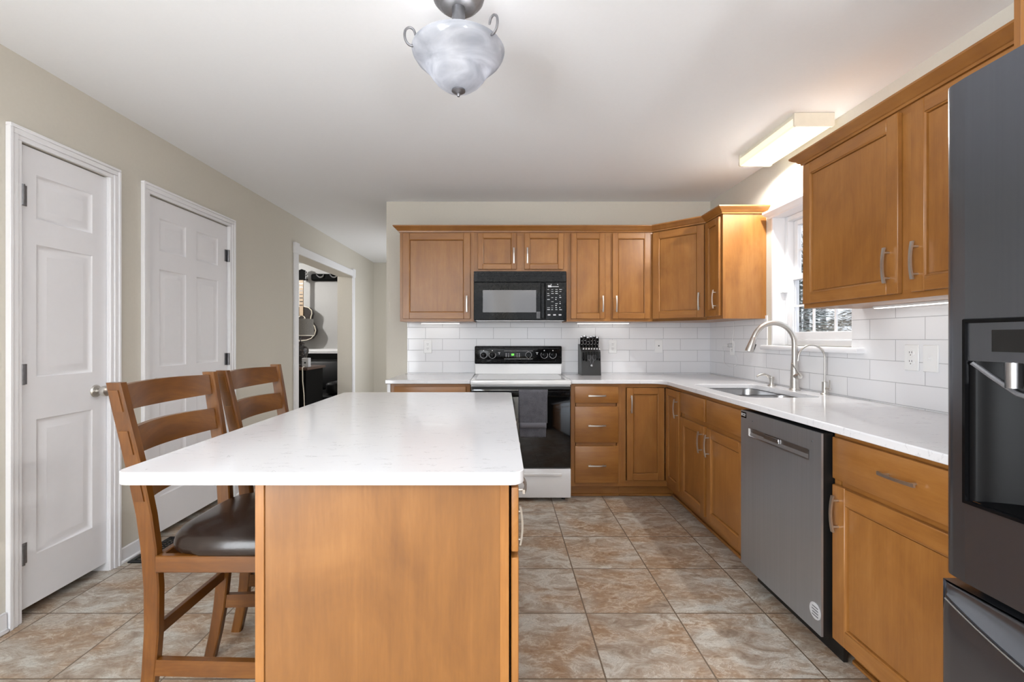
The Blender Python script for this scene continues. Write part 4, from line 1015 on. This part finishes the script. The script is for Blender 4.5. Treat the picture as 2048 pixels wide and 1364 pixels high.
for (za, zb) in ((1.096, 1.022), (0.965, 0.888), (0.820, 0.744)):
    p = P(); rgs = []
    zm = (za + zb) / 2; xn, yn = lerp_post(zm, 2); xf, yf = lerp_post(zm, 3); sl = (lerp_post(za, 2)[0] - lerp_post(zb, 2)[0])
    for i in range(13):
        u = i / 12; b_ = -0.038 * (1 - (2 * u - 1) ** 2); x = xn + b_; y = (yn + 0.014) + (yf - yn - 0.028) * u; h = (za - zb) / 2 + 0.004 * (1 - (2 * u - 1) ** 2)
        rgs.append([(x - 0.009 - sl / 2, y, zm - h), (x + 0.009 - sl / 2, y, zm - h), (x + 0.009 + sl / 2, y, zm + h), (x - 0.009 + sl / 2, y, zm + h)])
    p.rings(rgs, True, True, True, 1); p.build('back_slat', 'chairwood', st1, sharp=30)
for y in (1.418, 1.812):
    p = P(); p.rings([sect(-0.662, y, 0.574, 0.044, 0.040), sect(-0.662, y, 0.45, 0.044, 0.040), sect(-0.660, y, 0.2, 0.038, 0.036), sect(-0.650, y, 0.0, 0.032, 0.030)], True, True, False); p.build('front_leg', 'chairwood', st1)
p = P(); p.box(-1.062, -0.683, 1.404, 1.426, 0.522, 0.574, 0, 0.003).box(-1.062, -0.683, 1.798, 1.820, 0.522, 0.574, 0, 0.003).box(-1.072, -1.05, 1.434, 1.786, 0.522, 0.574, 1, 0.003).box(-0.672, -0.650, 1.438, 1.792, 0.522, 0.574, 1, 0.003)
p.build('seat_frame', 'chairwood', st1)
rgs = []
for (s, z) in ((0.98, 0.575), (1.0, 0.582), (1.005, 0.598), (0.985, 0.617), (0.93, 0.632), (0.80, 0.644), (0.5, 0.653), (0.2, 0.656)):
    q = []
    for a in range(48):
        th = 2 * math.pi * a / 48; n_ = 4.5; cx0, cy0 = math.cos(th), math.sin(th)
        ex = math.copysign(abs(cx0) ** (2 / n_), cx0); ey = math.copysign(abs(cy0) ** (2 / n_), cy0)
        q.append((-0.842 + 0.214 * ex * s, 1.615 + 0.218 * ey * s * (1 - 0.05 * (ex < -0.5)), z))
    rgs.append(q)
p = P().rings(rgs, True, True, True); p.build('cushion', 'leather', st1, sharp=60)
for (y, ye) in ((1.432, 1.418), (1.791, 1.812)):
    p = P(); p.rings([[(-1.083, y - 0.010, z0), (-1.083, y + 0.010, z0), (-1.083, y + 0.010, z1), (-1.083, y - 0.010, z1)] for z0, z1 in ((0.195, 0.245),)] + [[(-0.672, ye - 0.010, 0.195), (-0.672, ye + 0.010, 0.195), (-0.672, ye + 0.010, 0.245), (-0.672, ye - 0.010, 0.245)]], True, True, False, 0); p.build('side_stretcher', 'chairwood', st1)
P().box(-1.093, -1.075, 1.443, 1.780, 0.305, 0.342, 1, 0.002).build('rear_stretcher', 'chairwood', st1)
P().box(-0.670, -0.650, 1.437, 1.793, 0.185, 0.225, 1, 0.002).build('foot_rail', 'chairwood', st1)
st2 = copy_tree(st1); st2.location = (CH[0] + 0.008, CH[1] + 0.512, 0)
st2['label'] = 'ladder back wooden stool behind the nearer one, closer to the stove'

# ================================================================ CEILING FIXTURES
LX, LY = -0.155, 1.62
r = thing('ceiling_light', 'semi flush alabaster glass bowl ceiling light with pewter scrolls', 'ceiling light', (LX, LY, ZC))
P().lathe([(0.085, 0), (0.092, -0.006), (0.094, -0.02), (0.088, -0.04), (0.074, -0.056), (0.066, -0.060), (0.064, -0.064), (0.058, -0.068), (0.0, -0.070)], (LX, LY, ZC), 36).build('canopy', 'pewter', r)
p = P(); rgs = []
for i in range(25):
    z = ZC - 0.065 - i * 0.007; rr = 0.021 + 0.002 * (i % 2)
    rgs.append([(LX + (rr + 0.0015 * ((k + i) % 2)) * math.cos(2 * math.pi * k / 24), LY + (rr + 0.0015 * ((k + i) % 2)) * math.sin(2 * math.pi * k / 24), z) for k in range(24)])
p.rings(rgs); p.build('stem', 'pewter', r)
bowlp = [(0.160, 2.252), (0.1625, 2.248), (0.160, 2.238), (0.150, 2.222), (0.134, 2.207), (0.118, 2.193), (0.106, 2.178), (0.094, 2.160), (0.078, 2.140), (0.056, 2.123), (0.03, 2.114), (0.006, 2.112)]
inner = [(max(a - 0.004, 0.006), b + 0.004) for a, b in reversed(bowlp)]
P().lathe([(a, b - ZC) for a, b in bowlp] + [(a, b - ZC) for a, b in inner], (LX, LY, ZC), 48).build('glass_bowl', 'alabaster', r, sharp=70)
P().lathe([(0.005, 2.135), (0.005, 2.112), (0.024, 2.112), (0.024, 2.108), (0.016, 2.103), (0.006, 2.099), (0.006, 2.094), (0.0045, 2.090), (0, 2.089)], (LX, LY, 0), 20).build('finial', 'pewter', r)
for a in (198, 318, 78):
    p = P(); c, s = math.cos(R(a)), math.sin(R(a))
    pr = [(0.022, 2.30), (0.08, 2.275), (0.13, 2.252), (0.158, 2.232), (0.176, 2.236), (0.186, 2.256), (0.184, 2.280), (0.170, 2.292), (0.156, 2.286), (0.150, 2.270)]
    p.tube(smooth([(LX + q * c, LY + q * s, z + 0.006) for q, z in pr], 5), 0.0042, 8); p.build('scroll_arm', 'pewter', r)
for s in (-1, 1):
    P().lathe([(0.012, 0.05), (0.014, 0.03), (0.026, 0.012), (0.030, -0.008), (0.024, -0.028), (0.008, -0.04), (0, -0.042)], (LX + s * 0.066, LY - 0.0, 2.205), 20).build('bulb', 'bulb', r)
    point_light('ceiling_light_lamp', (LX + s * 0.066, LY, 2.205), 1.5, 0.02, (1, 0.98, 0.95))
# fluorescent
r = thing('fluorescent_fixture', 'boxy fluorescent ceiling fixture glowing warm above the sink', 'ceiling light', (1.70, 2.80, ZC))
FXc, FYa, FYb = 1.70, 2.506, 3.098
P().box(FXc - 0.10, FXc + 0.10, FYa + 0.004, FYb - 0.004, ZC - 0.055, ZC - 0.0005).build('housing', 'almond', r)
p = P(); zb = ZC - 0.072
pf = [(-0.107, -0.028), (-0.107, -0.064), (-0.099, -0.072), (0.099, -0.072), (0.107, -0.064), (0.107, -0.028)]
def lens_ring(y): return [(FXc + a, y, ZC + b) for a, b in pf]
p.rings([lens_ring(FYa + 0.012), lens_ring(FYb - 0.012)], False, False, False)
ln = p.build('lens', 'lens', r)
for yy in (FYa + 0.15, FYb - 0.15):
    d_ = bpy.data.lights.new('fluorescent_lamp', 'SPOT'); d_.energy = 17; d_.spot_size = R(172); d_.spot_blend = 0.35; d_.shadow_soft_size = 0.02; d_.color = (1, 0.99, 0.96)
    o_l = bpy.data.objects.new('fluorescent_lamp', d_); COL.objects.link(o_l); o_l.location = (FXc, yy, ZC - 0.10)
for y in (FYa, FYb - 0.012): P().prism([(FXc - 0.110, ZC - 0.002), (FXc - 0.110, ZC - 0.070), (FXc - 0.102, ZC - 0.077), (FXc + 0.102, ZC - 0.077), (FXc + 0.110, ZC - 0.070), (FXc + 0.110, ZC - 0.002)], y, y + 0.012, axis='Y').build('end_cap', 'almond', r)
# two unseen uplights added behind the camera to brighten the ceiling
for (tx, ty, tl) in ((-1.40, -1.55, 'added unseen uplight behind the camera on the left'), (1.10, -1.70, 'added unseen uplight behind the camera on the right')):
    r = thing('added_uplight', tl, 'lamp', (tx, ty, 0))
    P().lathe([(0, 0), (0.13, 0), (0.13, 0.02), (0.02, 0.03), (0.012, 0.05), (0.012, 0.85), (0, 0.85)], (tx, ty, 0), 20).build('stand', 'pewter', r)
    P().lathe([(0.01, 0.84), (0.06, 0.85), (0.12, 0.90), (0.15, 0.95), (0.146, 0.95), (0.11, 0.905), (0.01, 0.86)], (tx, ty, 0), 24).build('uplight_bowl', 'alabaster', r)
    up_light('added_uplight_light', (tx, ty, 0.955), 150, (0.945, 0.97, 1.0))
# ================================================================ FLOOR REGISTER
p = P(); vx0, vx1, vy0, vy1 = XL + 0.035, XL + 0.175, 2.53, 2.86
r = thing('floor_register', 'black metal floor vent by the baseboard between the doors', 'vent', (vx0 + 0.07, 2.695, 0))
p.box(vx0, vx1, vy0, vy0 + 0.02, 0.0005, 0.008, bev=0.002).box(vx0, vx1, vy1 - 0.02, vy1, 0.0005, 0.008, bev=0.002).box(vx0, vx0 + 0.02, vy0 + 0.02, vy1 - 0.02, 0.0005, 0.008, bev=0.002).box(vx1 - 0.02, vx1, vy0 + 0.02, vy1 - 0.02, 0.0005, 0.008, bev=0.002)
p.build('frame', 'blackmatte', r)
p = P()
for k in range(12): p.box(vx0 + 0.02, vx1 - 0.02, vy0 + 0.03 + k * 0.024, vy0 + 0.036 + k * 0.024, 0.0005, 0.006)
for k in range(3): p.box(vx0 + 0.045 + k * 0.024, vx0 + 0.049 + k * 0.024, vy0 + 0.02, vy1 - 0.02, 0.0005, 0.0065)
p.build('grille', 'blackmatte', r)

# ================================================================ DEN
# guitar on the den wall
GX, GY = -3.235, 7.44
r = thing('acoustic_guitar', 'dark acoustic guitar with pale fretboard hanging on the den wall', 'guitar', (GX, GY, 1.2))
def gout(off=0):
    pts = []
    half = [(0.0, 0.0), (0.07, 0.004), (0.14, 0.03), (0.19, 0.09), (0.205, 0.15), (0.19, 0.21), (0.15, 0.26), (0.128, 0.30), (0.135, 0.35), (0.15, 0.40), (0.142, 0.45), (0.10, 0.49), (0.04, 0.505), (0.0, 0.505)]
    half = [(x * 1.1, z * 1.08) for x, z in half]
    h = []
    for i in range(len(half) - 1):
        for f in (0, 0.5): h.append((half[i][0] * (1 - f) + half[i + 1][0] * f, half[i][1] * (1 - f) + half[i + 1][1] * f))
    h.append(half[-1])
    return [(GX + x, 1.20 + z) for x, z in h] + [(GX - x, 1.20 + z) for x, z in reversed(h[1:-1])]
o_ = gout()
P().prism(o_, GY - 0.03, GY + 0.07, axis='Y').build('body', 'gtop', r)
P().tube([(x, GY - 0.032, z) for x, z in o_ + [o_[0]]], 0.007, 6).build('binding', 'cream', r)
P().box(GX - 0.03, GX + 0.03, GY - 0.048, GY - 0.028, 1.60, 2.17).build('fretboard', 'fretwood', r)
q = P()
for k in range(7): q.box(GX - 0.026, GX + 0.026, GY - 0.0495, GY - 0.0475, 1.76 + k * 0.058, 1.775 + k * 0.058)
q.build('fret', 'gtop', r)
q = P().prism([(GX - 0.045, 2.17), (GX + 0.045, 2.17), (GX + 0.055, 2.33), (GX, 2.35), (GX - 0.055, 2.33)], GY - 0.03, GY - 0.01, axis='Y'); q.build('headstock', 'denblack', r)
for s in (-1, 1):
    for k in range(3): P().lathe([(0.016, -0.01), (0.016, 0.01)], (GX + s * 0.066, GY - 0.02, 2.20 + k * 0.05), 10, 'X', None, True).build('tuning_peg', 'gray', r)
q = P(); q.lathe([(0.062, 0), (0.062, -0.004), (0.05, -0.004)], (GX, GY - 0.031, 1.545), 24, 'Y').prism([(GX + 0.03, 1.56), (GX + 0.075, 1.53), (GX + 0.12, 1.44), (GX + 0.11, 1.40), (GX + 0.05, 1.40), (GX + 0.03, 1.48)], GY - 0.034, GY - 0.030, axis='Y'); q.build('rosette', 'cream', r)
P().box(GX - 0.02, GX + 0.02, GY - 0.01, 7.6, 2.19, 2.22).build('hanger', 'blackmatte', r)
# black rail with hooks
r = thing('hook_rail', 'long black rail with chrome hooks high on the den wall', 'rail', (-2.9, 7.5, 2.22))
P().box(-3.13, -2.57, 7.50, 7.60, 2.175, 2.29, bev=0.03, seg=3).build('rail', 'denblack', r)
for x in (-2.98, -2.76):
    P().tube(smooth([(x - 0.05, 7.49, 2.27), (x - 0.01, 7.47, 2.235), (x + 0.03, 7.46, 2.225), (x + 0.06, 7.47, 2.24), (x + 0.065, 7.49, 2.27)], 4), 0.010, 8).build('hook', 'steel', r)
P().box(-2.568, -2.545, 7.52, 7.58, 2.12, 2.28, bev=0.01).build('cloth', 'red', r)['label'] = 'red cloth end'
# dresser, lamp, box
r = thing('dresser', 'dark wood dresser under the lamp seen through the opening', 'dresser', (-2.78, 6.0, 0))
P().box(-3.3, -2.44, 5.75, 6.35, 0.835, 0.868, bev=0.004).build('top', 'darkwood', r)
P().box(-3.27, -2.47, 5.78, 6.32, 0.0, 0.835).build('body', 'denblack', r)
for k in range(3):
    o = P().box(-3.25, -2.49, 5.765, 5.78, 0.06 + k * 0.255, 0.30 + k * 0.255, bev=0.003).build('drawer', 'denblack', r)
    P().tube([(-2.92, 5.765, 0.18 + k * 0.255), (-2.92, 5.745, 0.18 + k * 0.255), (-2.82, 5.745, 0.18 + k * 0.255), (-2.82, 5.765, 0.18 + k * 0.255)], 0.005, 6).build('handle', 'steel', o)
lx, ly = -2.635, 6.0
r = thing('table_lamp', 'table lamp with grey drum shade and dark patterned urn base', 'lamp', (lx, ly, 0.868))
P().lathe([(0, 0), (0.07, 0), (0.072, 0.02), (0.06, 0.025), (0.055, 0.05), (0.085, 0.14), (0.102, 0.20), (0.10, 0.235), (0.075, 0.262), (0.045, 0.27), (0.045, 0.285), (0.055, 0.30), (0.03, 0.315), (0.008, 0.32), (0.008, 0.42), (0, 0.42)], (lx, ly, 0.868), 28).build('base', 'ceramic', r)
P().lathe([(0.156, 1.488), (0.166, 1.268), (0.163, 1.268), (0.153, 1.488)], (lx, ly, 0), 32).build('lamp_shade', 'shade', r)
P().lathe([(0.1665, 1.267), (0.1675, 1.272), (0.1665, 1.278)], (lx, ly, 0), 32).build('shade_trim', 'cream', r)
r = thing('small_box', 'small pale box beside the lamp base', 'box', (-2.50, 5.9, 0.868))
P().box(-2.555, -2.475, 5.86, 5.94, 0.869, 0.985, bev=0.003).build('body', 'lightgray', r)
P().lathe([(0.012, 0), (0.012, -0.004), (0, -0.004)], (-2.515, 5.8595, 0.925), 12, 'Y').build('dial', 'blackmatte', r)
tag(P().tube([(-2.52, 5.845, 0.875), (-2.50, 5.77, 0.876), (-2.495, 5.738, 0.87), (-2.49, 5.732, 0.70), (-2.475, 5.732, 0.55), (-2.468, 5.732, 0.35), (-2.46, 5.732, 0.01)], 0.006, 6).build('power_cord', 'cream', None, (-2.49, 5.73, 0.01)), 'pale power cord hanging down the front of the dresser', 'cord')
r = thing('leather_sofa', 'black leather sofa in the dark den', 'sofa', (-2.9, 7.0, 0))
P().box(-3.6, -2.38, 6.62, 7.42, 0.08, 0.42, bev=0.05, seg=3).build('seat', 'blackleather', r)
T = Matrix.Translation((0, 7.45, 0.38)) @ Matrix.Rotation(R(-12), 4, 'X')
P(T).box(-3.6, -2.38, -0.16, 0.02, 0.0, 0.5, bev=0.06, seg=3).build('backrest', 'blackleather', r)
P().box(-2.56, -2.38, 6.62, 7.42, 0.425, 0.60, bev=0.05, seg=3).build('armrest', 'blackleather', r)
for x in (-3.5, -2.5):
    for y in (6.7, 7.35): P().cyl((x, y, 0), 0.025, 0.08).build('leg', 'blackmatte', r)
# den lamp on its ceiling
r = thing('den_ceiling_light', 'small round ceiling lamp of the den', 'ceiling light', (-3.9, 6.0, ZC))
P().lathe([(0.09, 0), (0.11, -0.02), (0.10, -0.05), (0.05, -0.07), (0, -0.075)], (-3.9, 6.0, ZC), 24).build('globe', emit('den_globe', (1, 0.97, 0.92, 1), 2), r)
point_light('den_lamp', (-3.9, 6.0, ZC - 0.12), 66, 0.05, (1, 0.97, 0.92))

# ================================================================ OUTSIDE
tag(P().box(2.3, 40, -20, 45, -0.62, -0.6).build('snowy_lawn', 'snow'), 'snow covered lawn outside the sink window', 'lawn', None, 'structure')
def conifer(x, y, h, rad, mat, label, seed):
    rn = random.Random(seed)
    r = thing('evergreen_tree' if mat == 'needle' else 'brown_shrub', label, 'tree' if mat == 'needle' else 'shrub', (x, y, -0.6), 'trees outside the sink window')
    P().tube([(x, y, -0.6), (x, y, -0.6 + h * 0.9)], [h * 0.02 + 0.05, 0.02], 8).build('trunk', 'bark', r)
    p = P()
    for i in range(900 if mat == 'needle' else 2200):
        f = rn.random() ** 0.8; a = rn.random() * 6.283; rr = rad * (1 - f) * (0.35 + 0.65 * rn.random()) + 0.05; z = -0.45 + h * f
        if mat != 'needle': rr = rad * math.sqrt(max(0, 1 - (2 * f - 1) ** 2)) * (0.5 + 0.5 * rn.random())
        c = Vector((x + rr * math.cos(a), y + rr * math.sin(a), z)); d = Vector((math.cos(a), math.sin(a), -0.35 + 0.5 * rn.random())); s = Vector((-math.sin(a), math.cos(a), rn.uniform(-0.4, 0.4)))
        L = h * 0.055 * rn.uniform(0.6, 1.3); wd = L * 0.32
        p.add([tuple(c), tuple(c + d * L * 0.5 + s * wd), tuple(c + d * L), tuple(c + d * L * 0.5 - s * wd)], [(0, 1, 2, 3)])
    p.build('foliage', mat, r)
def bare(x, y, h, label, seed):
    rn = random.Random(seed)
    r = thing('bare_tree', label, 'tree', (x, y, -0.6), 'trees outside the sink window')
    p = P(); p.tube([(x, y, -0.6), (x + 0.05, y, h * 0.5), (x + 0.1, y + 0.1, h)], [0.16, 0.11, 0.03], 8); p.build('trunk', 'bark', r)
    p = P()
    for i in range(60):
        f = 0.25 + 0.7 * rn.random(); a = rn.random() * 6.283; b0 = Vector((x + 0.05, y, h * f)); L = (1.1 - f) * h * 0.45 * rn.uniform(0.5, 1)
        e = b0 + Vector((math.cos(a), math.sin(a), 0.7)) * L; m = (b0 + e) / 2 + Vector((rn.uniform(-.2, .2), rn.uniform(-.2, .2), 0.1))
        p.tube([b0, m, e], [0.035, 0.022, 0.008], 5)
        for k in range(4):
            g = m.lerp(e, rn.random()); p.tube([g, g + Vector((rn.uniform(-1, 1), rn.uniform(-1, 1), rn.uniform(0.1, 1))) * L * 0.35], [0.012, 0.004], 4)
    p.build('branch', 'bark', r)
conifer(6.0, 9.3, 3.2, 1.0, 'needle', 'snowy grey green evergreen seen left in the lower window panes', 1)
conifer(11.5, 16.5, 5.5, 2.0, 'needle', 'tall evergreen farther out behind the brown shrub', 2)
conifer(8.0, 10.9, 2.1, 1.15, 'drybrush', 'round brown shrub seen in the middle window panes', 3)
conifer(10.3, 12.6, 2.6, 1.5, 'drybrush', 'dry brown shrub filling the right window pane', 4)
conifer(16.2, 17.2, 3.6, 2.0, 'drybrush', 'bigger brown thicket behind the two shrubs', 5)
bare(7.8, 14.2, 7.5, 'bare grey tree whose branches show in the upper panes', 6)
bare(14.5, 22.0, 8.5, 'taller bare tree farther back beyond the lawn', 8)
conifer(9.0, 8.6, 2.4, 1.3, 'drybrush', 'low brown brush at the right edge of the window view', 9)
conifer(16.5, 27.0, 4.2, 2.8, 'drybrush', 'distant brown woodland clump behind the evergreens', 10)
conifer(20.5, 23.0, 6.0, 2.6, 'needle', 'distant dark evergreen beyond the thicket', 11)
